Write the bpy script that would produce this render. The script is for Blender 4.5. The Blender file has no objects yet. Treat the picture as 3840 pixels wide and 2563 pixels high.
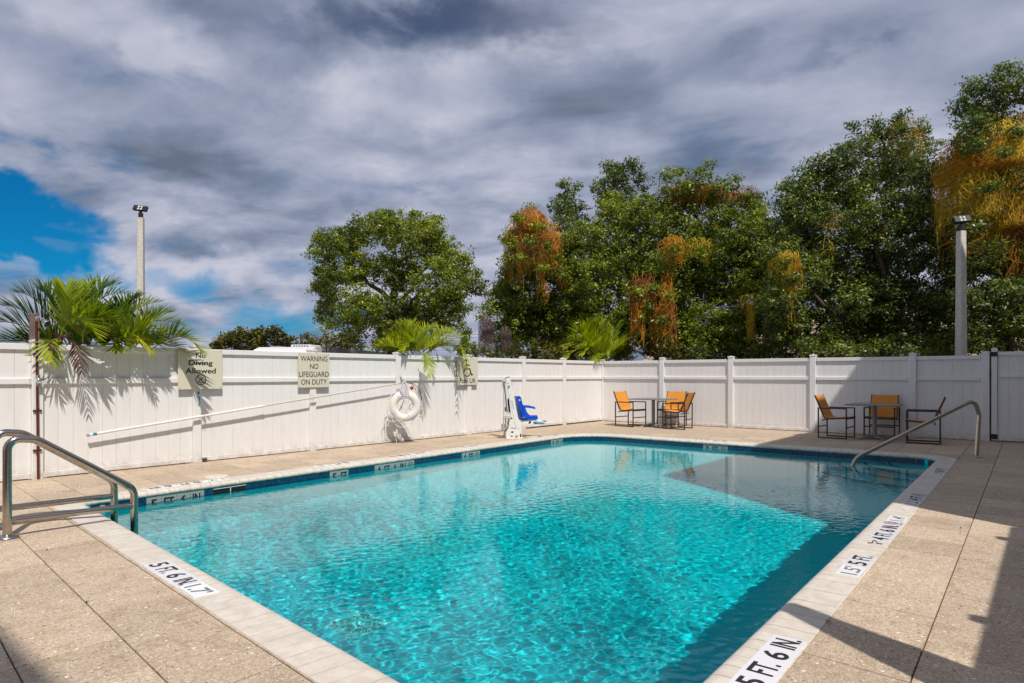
import bpy, bmesh, math, random
import numpy as np
from mathutils import Vector, Matrix, Euler
from mathutils.geometry import tessellate_polygon

random.seed(7)
rng = np.random.default_rng(7)
sc = bpy.context.scene
C = sc.collection
PI = math.pi

# ------------------------------------------------------------------ camera
F = 2435.0                     # focal length in pixels of the 3840 wide picture
CAM_H = 1.41
YAW = math.atan2(2435, 2024)
cam = bpy.data.objects.new('camera', bpy.data.cameras.new('camera'))
C.objects.link(cam)
sc.camera = cam
cam.location = (0, 0, CAM_H)
cam.rotation_euler = (PI / 2, 0, -YAW)
cam.data.lens = 36 * F / 3840
cam.data.shift_y = 125.5 / 3840
cam.data.clip_start = 0.05
cam.data.clip_end = 2000
FW = Vector((math.sin(YAW), math.cos(YAW), 0))       # straight ahead
RT = Vector((math.cos(YAW), -math.sin(YAW), 0))      # to the right


def at(px, py, Y):
    """World point seen at full-picture pixel (px, py) at depth Y."""
    return RT * ((px - 1920) / F * Y) + FW * Y + Vector((0, 0, CAM_H + (1407 - py) / F * Y))


def D(x, y, Y):
    return at(x * 1.6348, y * 1.6348, Y)


def on_v(px, py, v0):
    t = (px - 1920) / F
    return at(px, py, v0 / (RT.y * t + FW.y))


def on_u(px, py, u0):
    t = (px - 1920) / F
    return at(px, py, u0 / (RT.x * t + FW.x))


# ------------------------------------------------------------------ light
SUN_DIR = Vector((0.33, 0.626, -1.0)).normalized()   # the way the light travels
sun = bpy.data.lights.new('sun', 'SUN')
sun.energy = 4.2
sun.angle = math.radians(0.6)
sun.color = (1.0, 0.945, 0.875)
sun.cycles.is_caustics_light = True
so = bpy.data.objects.new('sun', sun)
so.rotation_euler = SUN_DIR.to_track_quat('-Z', 'Y').to_euler()
C.objects.link(so)

sc.view_settings.view_transform = 'Standard'
sc.view_settings.look = 'None'
sc.view_settings.exposure = 0.0
sc.view_settings.gamma = 1.0
sc.view_settings.use_curve_mapping = False
sc.render.engine = 'CYCLES'
sc.cycles.use_denoising = True
sc.cycles.max_bounces = 10
sc.cycles.transmission_bounces = 6
sc.cycles.transparent_max_bounces = 12
sc.cycles.sample_clamp_indirect = 5
sc.cycles.caustics_refractive = True
sc.cycles.caustics_reflective = False


class NT:
    """Tiny helper for building node trees."""
    def __init__(s, tree):
        s.t = tree
        s.n = tree.nodes
        s.l = tree.links

    def node(s, kind, **kw):
        nd = s.n.new(kind)
        for k, v in kw.items():
            setattr(nd, k, v)
        return nd

    def put(s, sock, v):
        if isinstance(v, bpy.types.NodeSocket):
            s.l.new(v, sock)
        elif v is not None:
            if isinstance(v, (tuple, list, Vector)) and sock.type == 'RGBA' and len(v) == 3:
                v = (*v, 1)
            sock.default_value = v

    def math(s, op, a, b=None, c=None, clamp=False):
        nd = s.node('ShaderNodeMath', operation=op)
        nd.use_clamp = clamp
        s.put(nd.inputs[0], a)
        if b is not None: s.put(nd.inputs[1], b)
        if c is not None: s.put(nd.inputs[2], c)
        return nd.outputs[0]

    def vmath(s, op, a, b=None, scale=None):
        nd = s.node('ShaderNodeVectorMath', operation=op)
        s.put(nd.inputs[0], a)
        if b is not None: s.put(nd.inputs[1], b)
        if scale is not None: s.put(nd.inputs['Scale'], scale)
        return nd.outputs['Value'] if op in ('DOT_PRODUCT', 'LENGTH', 'DISTANCE') else nd.outputs[0]

    def mix(s, fac, a, b, blend='MIX'):
        nd = s.node('ShaderNodeMix', data_type='RGBA', blend_type=blend)
        s.put(nd.inputs[0], fac)
        s.put(nd.inputs[6], a)
        s.put(nd.inputs[7], b)
        return nd.outputs[2]

    def ramp(s, fac, stops, interp='LINEAR'):
        nd = s.node('ShaderNodeValToRGB')
        cr = nd.color_ramp
        cr.interpolation = interp
        while len(cr.elements) < len(stops):
            cr.elements.new(0.5)
        for e, (p, c) in zip(cr.elements, stops):
            e.position = p
            e.color = (c, c, c, 1) if isinstance(c, (int, float)) else (*c, 1)
        s.put(nd.inputs[0], fac)
        return nd.outputs[0]

    def smooth(s, x, lo, hi, to0=0.0, to1=1.0):
        nd = s.node('ShaderNodeMapRange', interpolation_type='SMOOTHSTEP')
        s.put(nd.inputs[0], x)
        for i, v in ((1, lo), (2, hi), (3, to0), (4, to1)):
            nd.inputs[i].default_value = v
        return nd.outputs[0]

    def noise(s, vec, scale, detail=4, rough=0.5, dist=0.0, col=False):
        nd = s.node('ShaderNodeTexNoise')
        s.put(nd.inputs['Vector'], vec)
        nd.inputs['Scale'].default_value = scale
        nd.inputs['Detail'].default_value = detail
        nd.inputs['Roughness'].default_value = rough
        nd.inputs['Distortion'].default_value = dist
        return nd.outputs[1] if col else nd.outputs[0]

    def mapping(s, vec, scale=(1, 1, 1), rot=(0, 0, 0), loc=(0, 0, 0)):
        nd = s.node('ShaderNodeMapping')
        s.put(nd.inputs[0], vec)
        nd.inputs[1].default_value = loc
        nd.inputs[2].default_value = rot
        nd.inputs[3].default_value = scale
        return nd.outputs[0]


def build_world():
    w = bpy.data.worlds.new('World')
    sc.world = w
    w.use_nodes = True
    t = NT(w.node_tree)
    bg = w.node_tree.nodes['Background']
    bg.inputs[1].default_value = 0.1
    sky = t.node('ShaderNodeTexSky', sky_type='NISHITA')
    sky.sun_disc = False
    to_sun = -SUN_DIR
    sky.sun_elevation = math.asin(to_sun.z)
    sky.sun_rotation = math.atan2(to_sun.x, to_sun.y)
    sky.air_density = 1.0
    sky.dust_density = 0.3
    sky.ozone_density = 3.0
    d0 = t.node('ShaderNodeTexCoord').outputs['Generated']
    d0 = t.vmath('NORMALIZE', d0)
    warp = t.noise(d0, 5.5, 5, 0.6, col=True)
    warp = t.vmath('SUBTRACT', warp, (0.5, 0.5, 0.5))
    d = t.vmath('ADD', d0, t.vmath('SCALE', warp, scale=0.16))
    sep = t.node('ShaderNodeSeparateXYZ')
    t.put(sep.inputs[0], d0)
    zc = t.math('ADD', t.math('MAXIMUM', sep.outputs[2], 0.0), 0.16)
    comb = t.node('ShaderNodeCombineXYZ')
    t.put(comb.inputs[0], t.math('DIVIDE', sep.outputs[0], zc))
    t.put(comb.inputs[1], t.math('DIVIDE', sep.outputs[1], zc))
    p = comb.outputs[0]
    # stretched along the wind, which blows roughly across the view
    ps = t.mapping(p, (1.0, 1.0, 1), (0, 0, YAW + 0.35))
    ps = t.mapping(ps, (0.75, 1.2, 1))
    n_big = t.noise(ps, 0.9, 5, 0.5, 0.4)
    n_mid = t.noise(ps, 2.3, 9, 0.55, 0.35)
    n_str = t.noise(t.mapping(p, (0.6, 2.4, 1), (0, 0, YAW - 0.1)), 1.3, 6, 0.5, 0.5)
    n_puff = t.noise(t.mapping(d0, (1, 1, 2.6)), 5.0, 9, 0.56, 0.2)

    def blob(x, y, rx, ry, soft=0.55):
        c = D(x, y, 1.0) - Vector((0, 0, CAM_H))
        L = c.length
        c.normalize()
        side = Vector((c.y, -c.x, 0)).normalized()
        up = side.cross(c)
        a = t.math('DIVIDE', t.math('SUBTRACT', t.vmath('DOT_PRODUCT', d, tuple(side)), 0.0), rx * 1.6348 / F / L)
        b = t.math('DIVIDE', t.math('SUBTRACT', t.vmath('DOT_PRODUCT', d, tuple(up)), 0.0), ry * 1.6348 / F / L)
        r = t.math('SQRT', t.math('ADD', t.math('MULTIPLY', a, a), t.math('MULTIPLY', b, b)))
        m = t.smooth(r, 1.0 + soft, 1.0 - soft)
        return t.math('MULTIPLY', m, t.smooth(t.vmath('DOT_PRODUCT', d0, tuple(c)), 0.2, 0.6))

    def total(lst):
        acc = None
        for k, args in lst:
            m = t.math('MULTIPLY', blob(*args), k)
            acc = m if acc is None else t.math('ADD', acc, m)
        return acc
    tone = t.math('MULTIPLY', n_mid, 1.0)
    tone = t.math('ADD', tone, t.math('MULTIPLY', n_big, 0.35))
    tone = t.math('ADD', tone, t.math('MULTIPLY', n_str, 0.15))
    near_h = t.smooth(sep.outputs[2], 0.40, 0.2)
    tone = t.math('ADD', tone, t.math('MULTIPLY', t.math('MULTIPLY', t.math('SUBTRACT', n_puff, 0.5), 1.5), near_h))
    tone = t.math('ADD', tone, total([
        (0.12, (130, 615, 260, 30)), (0.12, (420, 590, 120, 26)), (0.10, (620, 640, 160, 50)), (-0.22, (600, 60, 170, 110)), (-0.14, (420, 400, 260, 75)), (-0.22, (1330, 240, 200, 95)),
        (-0.12, (900, 90, 160, 120)), (-0.10, (1750, 100, 240, 60)), (-0.1, (640, 560, 160, 60)),
        (0.2, (250, 90, 190, 80)), (0.22, (980, 240, 240, 70)), (0.12, (2100, 330, 300, 120)),
        (0.12, (120, 250, 180, 80)), (0.16, (330, 600, 230, 60)), (0.13, (1050, 420, 260, 60)),
        (0.12, (60, 640, 140, 30)), (0.08, (1300, 100, 260, 50))]))
    cloud = t.ramp(tone, [(0.38, (0.118, 0.148, 0.205)), (0.60, (0.205, 0.245, 0.345)),
                          (0.80, (0.338, 0.368, 0.475)), (1.0, (0.50, 0.51, 0.60))])
    # how much clear sky shows
    clear = t.math('ADD', t.smooth(n_big, 0.40, 0.22, 0, 0.55), t.smooth(n_mid, 0.44, 0.3, 0, 0.35))
    clear = t.math('ADD', clear, total([
        (1.5, (5, 500, 190, 85, 0.4)), (0.75, (60, 590, 330, 42, 0.6)), (0.62, (480, 640, 60, 34, 0.8)), (0.7, (600, 735, 110, 45, 0.8)),
        (0.8, (1010, 60, 330, 80, 0.8)), (0.42, (1930, 105, 190, 34, 0.8)), (0.3, (150, 130, 260, 40, 0.9)), (0.3, (560, 180, 300, 40, 0.9)), (0.35, (700, 620, 70, 40)),
        (0.5, (60, 350, 200, 30, 0.8)), (0.4, (760, 740, 90, 50, 0.8)), (0.4, (20, 660, 60, 30, 0.8)), (0.3, (900, 410, 300, 30, 0.9))]))
    clear = t.math('SUBTRACT', clear, t.math('MULTIPLY', t.smooth(n_puff, 0.47, 0.64), 0.55))
    clear = t.smooth(clear, 0.0, 1.15)
    blue = t.mix(1.0, sky.outputs[0], (0.02, 0.46, 0.74), 'MULTIPLY')
    blue = t.mix(t.smooth(sep.outputs[2], 0.27, 0.5), blue, t.mix(1.0, blue, (3.0, 0.42, 0.46), 'MULTIPLY'))
    cl10 = t.vmath('SCALE', cloud, scale=11.3)
    col = t.mix(clear, cl10, blue)
    t.put(bg.inputs[0], col)


build_world()

# ------------------------------------------------------------------ mesh helpers


class MB:
    """Collects shapes; build() links them as ONE mesh object."""
    def __init__(s):
        s.v, s.f, s.m, s.sm = [], [], [], []

    def add(s, verts, faces, mat=0, smooth=False):
        b = len(s.v)
        s.v.extend([tuple(q) for q in verts])
        for f in faces:
            s.f.append([b + i for i in f])
            s.m.append(mat)
            s.sm.append(smooth)

    def box(s, lo, hi, mat=0, M=None):
        x0, y0, z0 = lo
        x1, y1, z1 = hi
        v = [Vector(q) for q in ((x0, y0, z0), (x1, y0, z0), (x1, y1, z0), (x0, y1, z0), (x0, y0, z1), (x1, y0, z1), (x1, y1, z1), (x0, y1, z1))]
        if M is not None: v = [M @ q for q in v]
        s.add(v, [(0, 3, 2, 1), (4, 5, 6, 7), (0, 1, 5, 4), (1, 2, 6, 5), (2, 3, 7, 6), (3, 0, 4, 7)], mat)

    def bbox(s, lo, hi, b=0.004, mat=0, M=None):
        """Box with its vertical and top edges chamfered."""
        x0, y0, z0 = lo
        x1, y1, z1 = hi
        b = min(b, (x1 - x0) / 3, (y1 - y0) / 3, (z1 - z0) / 3)
        def ring(i, z):
            return [(x0 + i, y0 + b, z), (x0 + b, y0 + i, z), (x1 - b, y0 + i, z), (x1 - i, y0 + b, z),
                    (x1 - i, y1 - b, z), (x1 - b, y1 - i, z), (x0 + b, y1 - i, z), (x0 + i, y1 - b, z)]
        v = ring(b, z0) + ring(0, z0 + b) + ring(0, z1 - b) + ring(b, z1)
        f = []
        for k in range(3):
            for i in range(8):
                j = (i + 1) % 8
                f.append((8 * k + i, 8 * k + j, 8 * k + 8 + j, 8 * k + 8 + i))
        f += [tuple(range(24, 32)), tuple(reversed(range(0, 8)))]
        if M is not None: v = [M @ Vector(q) for q in v]
        s.add(v, f, mat)

    def beam(s, p0, p1, w, h, up=(0, 0, 1), mat=0):
        """Square bar from p0 to p1; w across, h along 'up'."""
        p0, p1 = Vector(p0), Vector(p1)
        d = (p1 - p0)
        L = d.length
        d.normalize()
        up = Vector(up)
        if abs(d.dot(up)) > 0.98: up = Vector((1, 0, 0))
        a = d.cross(up).normalized()
        b = a.cross(d).normalized()
        M = Matrix((( d.x, a.x, b.x, p0.x), (d.y, a.y, b.y, p0.y), (d.z, a.z, b.z, p0.z), (0, 0, 0, 1)))
        s.bbox((0, -w / 2, -h / 2), (L, w / 2, h / 2), min(w, h) * 0.12, mat, M)

    def tube(s, pts, r, seg=10, closed=False, cap=True, mat=0, smooth=True):
        pts = [Vector(q) for q in pts]
        n = len(pts)
        rr = r if isinstance(r, (list, tuple)) else [r] * n
        prev = None
        rings = []
        for i, p in enumerate(pts):
            if closed:
                d = (pts[(i + 1) % n] - pts[i - 1])
            else:
                d = pts[min(i + 1, n - 1)] - pts[max(i - 1, 0)]
            if d.length < 1e-9: d = Vector((0, 0, 1))
            d.normalize()
            if prev is None:
                prev = Vector((0, 0, 1)) if abs(d.z) < 0.9 else Vector((1, 0, 0))
            a = (prev - d * prev.dot(d))
            if a.length < 1e-6: a = d.orthogonal()
            a.normalize()
            b = d.cross(a)
            prev = a
            rings.append([p + (a * math.cos(2 * PI * k / seg) + b * math.sin(2 * PI * k / seg)) * rr[i] for k in range(seg)])
        v = [q for R in rings for q in R]
        f = []
        m = n if closed else n - 1
        for i in range(m):
            j = (i + 1) % n
            for k in range(seg):
                l = (k + 1) % seg
                f.append((i * seg + k, i * seg + l, j * seg + l, j * seg + k))
        s.add(v, f, mat, smooth)
        if cap and not closed:
            s.add(rings[0], [tuple(reversed(range(seg)))], mat)
            s.add(rings[-1], [tuple(range(seg))], mat)

    def lathe(s, prof, seg=24, M=None, mat=0, smooth=True):
        v = []
        for r, z in prof:
            for k in range(seg):
                a = 2 * PI * k / seg
                q = Vector((r * math.cos(a), r * math.sin(a), z))
                v.append(M @ q if M is not None else q)
        f = []
        for i in range(len(prof) - 1):
            for k in range(seg):
                l = (k + 1) % seg
                f.append((i * seg + k, i * seg + l, (i + 1) * seg + l, (i + 1) * seg + k))
        s.add(v, f, mat, smooth)

    def prism(s, poly, z0, z1, M=None, mat=0, cap0=True, smooth=False):
        n = len(poly)
        v = [Vector((x, y, z0)) for x, y in poly] + [Vector((x, y, z1)) for x, y in poly]
        if M is not None: v = [M @ q for q in v]
        f = [tuple(range(n, 2 * n))]
        if cap0: f.append(tuple(reversed(range(n))))
        for i in range(n):
            j = (i + 1) % n
            f.append((i, j, n + j, n + i))
        s.add(v, f, mat, smooth)

    def build(s, name, mats, parent=None, world=True):
        """world=True: verts are world coordinates; the object origin goes to its parent's (or own) base."""
        if not isinstance(mats, (list, tuple)): mats = [mats]
        me = bpy.data.meshes.new(name)
        off = Vector((0, 0, 0))
        if world and parent is not None: off = parent_origin(parent)
        vs = [(x - off.x, y - off.y, z - off.z) for x, y, z in s.v] if off.length > 0 else s.v
        me.from_pydata(vs, [], s.f)
        for m_ in mats: me.materials.append(m_)
        if len(mats) > 1: me.polygons.foreach_set('material_index', s.m)
        me.polygons.foreach_set('use_smooth', s.sm)
        me.update()
        return link(name, me, parent)


def parent_origin(p):
    o = Vector((0, 0, 0))
    while p is not None:
        o += Vector(p.location)
        p = p.parent
    return o


def link(name, data, parent=None):
    o = bpy.data.objects.new(name, data)
    C.objects.link(o)
    if parent is not None: o.parent = parent
    return o


def tag(o, label=None, cat=None, group=None, kind=None):
    if label: o['label'] = label
    if cat: o['category'] = cat
    if group: o['group'] = group
    if kind: o['kind'] = kind
    return o


def thing(name, label, cat, loc=(0, 0, 0), rotz=0, group=None):
    o = bpy.data.objects.new(name, None)
    o.empty_display_size = 0.1
    C.objects.link(o)
    o.location = loc
    o.rotation_euler = (0, 0, rotz)
    return tag(o, label, cat, group)


def copy_tree(o, parent=None):
    kids = [c for c in CH.get(o.name, [])]
    c = o.copy()
    C.objects.link(c)
    if parent is not None: c.parent = parent
    for k in kids: copy_tree(k, c)
    return c


def children_map():
    CH.clear()
    for o in sc.objects:
        if o.parent is not None: CH.setdefault(o.parent.name, []).append(o)


CH = {}


def np_mesh(name, V, Fq, mat, parent=None, smooth=False, attr=None):
    """Quads or tris from numpy arrays."""
    me = bpy.data.meshes.new(name)
    if parent is not None:
        off = parent_origin(parent)
        V = V - np.array(off)
    k = Fq.shape[1]
    me.vertices.add(len(V))
    me.vertices.foreach_set('co', V.astype(np.float32).ravel())
    me.loops.add(Fq.size)
    me.loops.foreach_set('vertex_index', Fq.astype(np.int32).ravel())
    me.polygons.add(len(Fq))
    me.polygons.foreach_set('loop_start', (np.arange(len(Fq)) * k).astype(np.int32))
    if smooth: me.polygons.foreach_set('use_smooth', np.ones(len(Fq), bool))
    me.update(calc_edges=True)
    if attr is not None:
        a = me.attributes.new('tone', 'FLOAT', 'FACE')
        a.data.foreach_set('value', attr.astype(np.float32))
    for m_ in (mat if isinstance(mat, (list, tuple)) else [mat]): me.materials.append(m_)
    return link(name, me, parent)


# ------------------------------------------------------------------ materials
def new_mat(name):
    m = bpy.data.materials.new(name)
    m.use_nodes = True
    return m, NT(m.node_tree), m.node_tree.nodes['Principled BSDF']


def simple(name, col, rough=0.5, metal=0.0, spec=0.5, var=0.06, nscale=6.0, bump=0.0, bscale=60.0, coat=0.0):
    m, t, p = new_mat(name)
    pos = t.node('ShaderNodeNewGeometry').outputs['Position']
    n = t.noise(pos, nscale, 5, 0.6)
    c = t.mix(n, tuple(x * (1 - var * 2) for x in col), tuple(min(1, x * (1 + var * 2)) for x in col))
    t.put(p.inputs['Base Color'], c)
    p.inputs['Roughness'].default_value = rough
    p.inputs['Metallic'].default_value = metal
    p.inputs['Specular IOR Level'].default_value = spec
    if coat: p.inputs['Coat Weight'].default_value = coat
    if bump:
        b = t.node('ShaderNodeBump')
        b.inputs['Strength'].default_value = bump
        b.inputs['Distance'].default_value = 0.003
        t.put(b.inputs['Height'], t.noise(pos, bscale, 4, 0.6))
        t.put(p.inputs['Normal'], b.outputs[0])
    return m


def mat_paver():
    m, t, p = new_mat('aggregate_paver')
    pos = t.node('ShaderNodeNewGeometry').outputs['Position']
    rnd = t.node('ShaderNodeObjectInfo').outputs['Random']
    n1 = t.noise(pos, 90, 5, 0.7)
    n2 = t.noise(pos, 3.0, 5, 0.6)
    n3 = t.noise(pos, 320, 2, 0.6)
    base = t.mix(t.smooth(n1, 0.3, 0.7), (0.30, 0.225, 0.155), (0.66, 0.53, 0.39))
    base = t.mix(t.math('MULTIPLY', t.smooth(n2, 0.42, 0.75), 0.45), base, (0.33, 0.235, 0.15))
    base = t.mix(0.5, base, t.mix(t.smooth(n3, 0.3, 0.7), (0.17, 0.12, 0.08), (0.86, 0.72, 0.56)))
    n4 = t.noise(pos, 38, 4, 0.75)
    base = t.mix(t.smooth(n4, 0.34, 0.66), t.mix(1.0, base, (0.84, 0.81, 0.78), 'MULTIPLY'), t.mix(1.0, base, (1.22, 1.21, 1.20), 'MULTIPLY'))
    n5 = t.noise(pos, 7, 4, 0.6)
    base = t.mix(t.smooth(n5, 0.45, 0.72, 0, 0.6), base, t.mix(1.0, base, (0.72, 0.66, 0.58), 'MULTIPLY'))
    br = t.math('ADD', 0.88, t.math('MULTIPLY', rnd, 0.24))
    base = t.vmath('MULTIPLY', base, None) if False else t.mix(1.0, base, t.vmath('SCALE', (1, 1, 1), scale=br), 'MULTIPLY')

    def chips(scale, size, share, seed):
        vo = t.node('ShaderNodeTexVoronoi', feature='F1')
        wp = t.vmath('ADD', t.vmath('ADD', pos, (seed, seed * 2, 0)), t.vmath('SCALE', t.noise(pos, scale * 1.5, 2, col=True), scale=0.35 / scale))
        t.put(vo.inputs['Vector'], wp)
        vo.inputs['Scale'].default_value = scale
        s = t.node('ShaderNodeSeparateColor')
        t.put(s.inputs[0], vo.outputs['Color'])
        size_r = t.math('MULTIPLY', s.outputs[1], size)
        hit = t.math('LESS_THAN', vo.outputs['Distance'], size_r)
        pick = t.math('GREATER_THAN', s.outputs[0], 1 - share)
        return t.math('MULTIPLY', hit, pick)
    base = t.mix(t.math('MULTIPLY', chips(85, 0.42, 0.30, 1.3), 0.8), base, (0.82, 0.76, 0.68))
    base = t.mix(t.math('MULTIPLY', chips(38, 0.36, 0.12, 3.7), 0.9), base, (0.86, 0.82, 0.75))
    base = t.mix(t.math('MULTIPLY', chips(60, 0.36, 0.22, 6.1), 0.8), base, (0.075, 0.055, 0.045))
    base = t.mix(t.math('MULTIPLY', chips(30, 0.24, 0.10, 9.1), 0.9), base, (0.09, 0.07, 0.06))
    # a few rusty water stains
    st = t.smooth(t.noise(pos, 1.7, 3, 0.5), 0.66, 0.74, 0, 0.35)
    base = t.mix(st, base, (0.36, 0.22, 0.10))
    t.put(p.inputs['Base Color'], base)
    p.inputs['Roughness'].default_value = 0.75
    p.inputs['Specular IOR Level'].default_value = 0.3
    b = t.node('ShaderNodeBump')
    b.inputs['Strength'].default_value = 0.6
    b.inputs['Distance'].default_value = 0.0025
    t.put(b.inputs['Height'], t.math('ADD', n1, t.math('ADD', n3, n4)))
    t.put(p.inputs['Normal'], b.outputs[0])
    return m


def mat_coping():
    m, t, p = new_mat('cast_stone')
    pos = t.node('ShaderNodeNewGeometry').outputs['Position']
    rnd = t.node('ShaderNodeObjectInfo').outputs['Random']
    n = t.noise(pos, 9, 6, 0.65)
    n2 = t.noise(pos, 130, 3, 0.6)
    c = t.mix(t.smooth(n, 0.35, 0.7), (0.73, 0.675, 0.60), (0.57, 0.51, 0.43))
    c = t.mix(t.math('MULTIPLY', n2, 0.3), c, (0.42, 0.37, 0.30))
    c = t.mix(t.math('MULTIPLY', rnd, 0.35), c, (0.56, 0.48, 0.40))
    # damp dirt low on the nose of each stone
    sep = t.node('ShaderNodeSeparateXYZ')
    t.put(sep.inputs[0], pos)
    low = t.math('MULTIPLY', t.smooth(sep.outputs[2], -0.012, -0.06), t.smooth(t.noise(pos, 14, 4, 0.6), 0.3, 0.65))
    c = t.mix(t.math('MULTIPLY', low, 0.6), c, (0.22, 0.19, 0.15))
    t.put(p.inputs['Base Color'], c)
    p.inputs['Roughness'].default_value = 0.7
    b = t.node('ShaderNodeBump')
    b.inputs['Strength'].default_value = 0.35
    b.inputs['Distance'].default_value = 0.002
    t.put(b.inputs['Height'], t.math('ADD', n2, t.math('MULTIPLY', n, 2)))
    t.put(p.inputs['Normal'], b.outputs[0])
    return m


def mat_vinyl():
    m, t, p = new_mat('white_vinyl')
    pos = t.node('ShaderNodeNewGeometry').outputs['Position']
    rnd = t.node('ShaderNodeObjectInfo').outputs['Random']
    n = t.noise(t.mapping(pos, (3, 3, 0.7)), 4, 6, 0.6)
    c = t.mix(t.smooth(n, 0.4, 0.75, 0, 0.5), (0.80, 0.785, 0.775), (0.72, 0.70, 0.68))
    c = t.mix(t.math('MULTIPLY', rnd, 0.12), c, (0.69, 0.67, 0.655))
    sep = t.node('ShaderNodeSeparateXYZ')
    t.put(sep.inputs[0], pos)
    low = t.math('MULTIPLY', t.smooth(sep.outputs[2], 0.22, 0.0), t.smooth(t.noise(pos, 9, 6, 0.7), 0.32, 0.66))
    c = t.mix(t.math('MULTIPLY', low, 0.6), c, (0.42, 0.34, 0.26))
    sp = t.smooth(t.noise(pos, 55, 2, 0.5), 0.76, 0.80, 0, 0.5)
    c = t.mix(sp, c, (0.4, 0.34, 0.28))
    t.put(p.inputs['Base Color'], c)
    p.inputs['Roughness'].default_value = 0.42
    p.inputs['Specular IOR Level'].default_value = 0.35
    return m


def mat_tile_blue():
    m, t, p = new_mat('blue_glazed_tile')
    pos = t.node('ShaderNodeNewGeometry').outputs['Position']
    n = t.noise(pos, 34, 5, 0.65, 1.2)
    c = t.mix(t.smooth(n, 0.42, 0.62), (0.004, 0.018, 0.050), (0.012, 0.075, 0.15))
    c = t.mix(t.smooth(t.noise(pos, 90, 3, 0.5), 0.64, 0.72), c, (0.06, 0.28, 0.42))
    rnd = t.node('ShaderNodeObjectInfo').outputs['Random']
    c = t.mix(t.math('MULTIPLY', rnd, 0.3), c, (0.01, 0.06, 0.13))
    t.put(p.inputs['Base Color'], c)
    p.inputs['Roughness'].default_value = 0.12
    return m


def mat_plaster():
    m, t, p = new_mat('pool_plaster')
    pos = t.node('ShaderNodeNewGeometry').outputs['Position']
    n = t.noise(pos, 2.2, 5, 0.6)
    n2 = t.noise(pos, 14, 5, 0.6)
    c = t.mix(n, (0.000, 0.60, 0.67), (0.004, 0.77, 0.84))
    c = t.mix(t.math('MULTIPLY', n2, 0.25), c, (0.0, 0.46, 0.54))
    t.put(p.inputs['Base Color'], c)
    p.inputs['Roughness'].default_value = 0.9
    p.inputs['Specular IOR Level'].default_value = 0.0
    return m


def mat_water():
    m = bpy.data.materials.new('water')
    m.use_nodes = True
    t = NT(m.node_tree)
    t.n.clear()
    out = t.node('ShaderNodeOutputMaterial')
    g = t.node('ShaderNodeBsdfGlass')
    g.inputs['IOR'].default_value = 1.333
    g.inputs['Roughness'].default_value = 0.0
    g.inputs['Color'].default_value = (0.97, 1.0, 1.0, 1)
    t.put(out.inputs[0], g.outputs[0])
    return m


def mat_leaf(name, dark, mid, light, rough=0.38, trans=0.25, spec=0.5):
    m, t, p = new_mat(name)
    at_ = t.node('ShaderNodeAttribute', attribute_name='tone').outputs['Fac']
    pos = t.node('ShaderNodeNewGeometry').outputs['Position']
    n = t.noise(pos, 0.55, 3, 0.5)
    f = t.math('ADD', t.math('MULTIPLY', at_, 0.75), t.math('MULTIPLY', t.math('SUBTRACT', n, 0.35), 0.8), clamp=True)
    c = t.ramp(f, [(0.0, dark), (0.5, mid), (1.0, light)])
    t.put(p.inputs['Base Color'], c)
    p.inputs['Roughness'].default_value = rough
    p.inputs['Specular IOR Level'].default_value = spec
    tr = t.node('ShaderNodeBsdfTranslucent')
    t.put(tr.inputs['Color'], t.mix(1.0, c, (1.5, 1.6, 0.5), 'MULTIPLY'))
    mx = t.node('ShaderNodeMixShader')
    mx.inputs[0].default_value = trans
    t.put(mx.inputs[1], p.outputs[0])
    t.put(mx.inputs[2], tr.outputs[0])
    out = m.node_tree.nodes['Material Output']
    t.put(out.inputs[0], mx.outputs[0])
    return m


def mat_palm(name, dark, light, tip):
    m, t, p = new_mat(name)
    at_ = t.node('ShaderNodeAttribute', attribute_name='tone').outputs['Fac']
    c = t.ramp(at_, [(0.0, dark), (0.6, light), (1.0, tip)])
    t.put(p.inputs['Base Color'], c)
    p.inputs['Roughness'].default_value = 0.42
    tr = t.node('ShaderNodeBsdfTranslucent')
    t.put(tr.inputs['Color'], t.mix(1.0, c, (1.6, 1.7, 0.4), 'MULTIPLY'))
    mx = t.node('ShaderNodeMixShader')
    mx.inputs[0].default_value = 0.3
    t.put(mx.inputs[1], p.outputs[0])
    t.put(mx.inputs[2], tr.outputs[0])
    t.put(m.node_tree.nodes['Material Output'].inputs[0], mx.outputs[0])
    return m


M = {}
M['paver'] = mat_paver()
M['base'] = simple('joint_sand', (0.15, 0.11, 0.075), 0.95, nscale=30, var=0.2)
M['earth'] = simple('earth', (0.14, 0.12, 0.08), 0.95, nscale=2, var=0.2, bump=0.5)
M['coping'] = mat_coping()
M['vinyl'] = mat_vinyl()
M['bracket'] = simple('bracket_vinyl', (0.75, 0.73, 0.715), 0.4)
M['screw'] = simple('dark_screw', (0.05, 0.04, 0.035), 0.5)
M['tile_blue'] = mat_tile_blue()
M['tile_white'] = simple('white_glazed_tile', (0.74, 0.73, 0.76), 0.22, nscale=30, var=0.03)
M['ink'] = simple('black_ink', (0.018, 0.016, 0.016), 0.45)
M['ink_faded'] = simple('faded_ink', (0.16, 0.18, 0.20), 0.5, nscale=60, var=0.35)
M['ink_red'] = simple('red_ink', (0.42, 0.04, 0.05), 0.5)
M['sticker'] = simple('white_sticker', (0.80, 0.81, 0.80), 0.35)
M['grout'] = simple('grout', (0.45, 0.50, 0.50), 0.9)
M['plaster'] = mat_plaster()
M['water'] = mat_water()
M['steel'] = simple('stainless_steel', (0.45, 0.40, 0.34), 0.17, metal=1.0, nscale=25, var=0.12)
M['steel_disc'] = simple('brushed_disc', (0.42, 0.42, 0.42), 0.3, metal=1.0, nscale=20, var=0.15)
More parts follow.
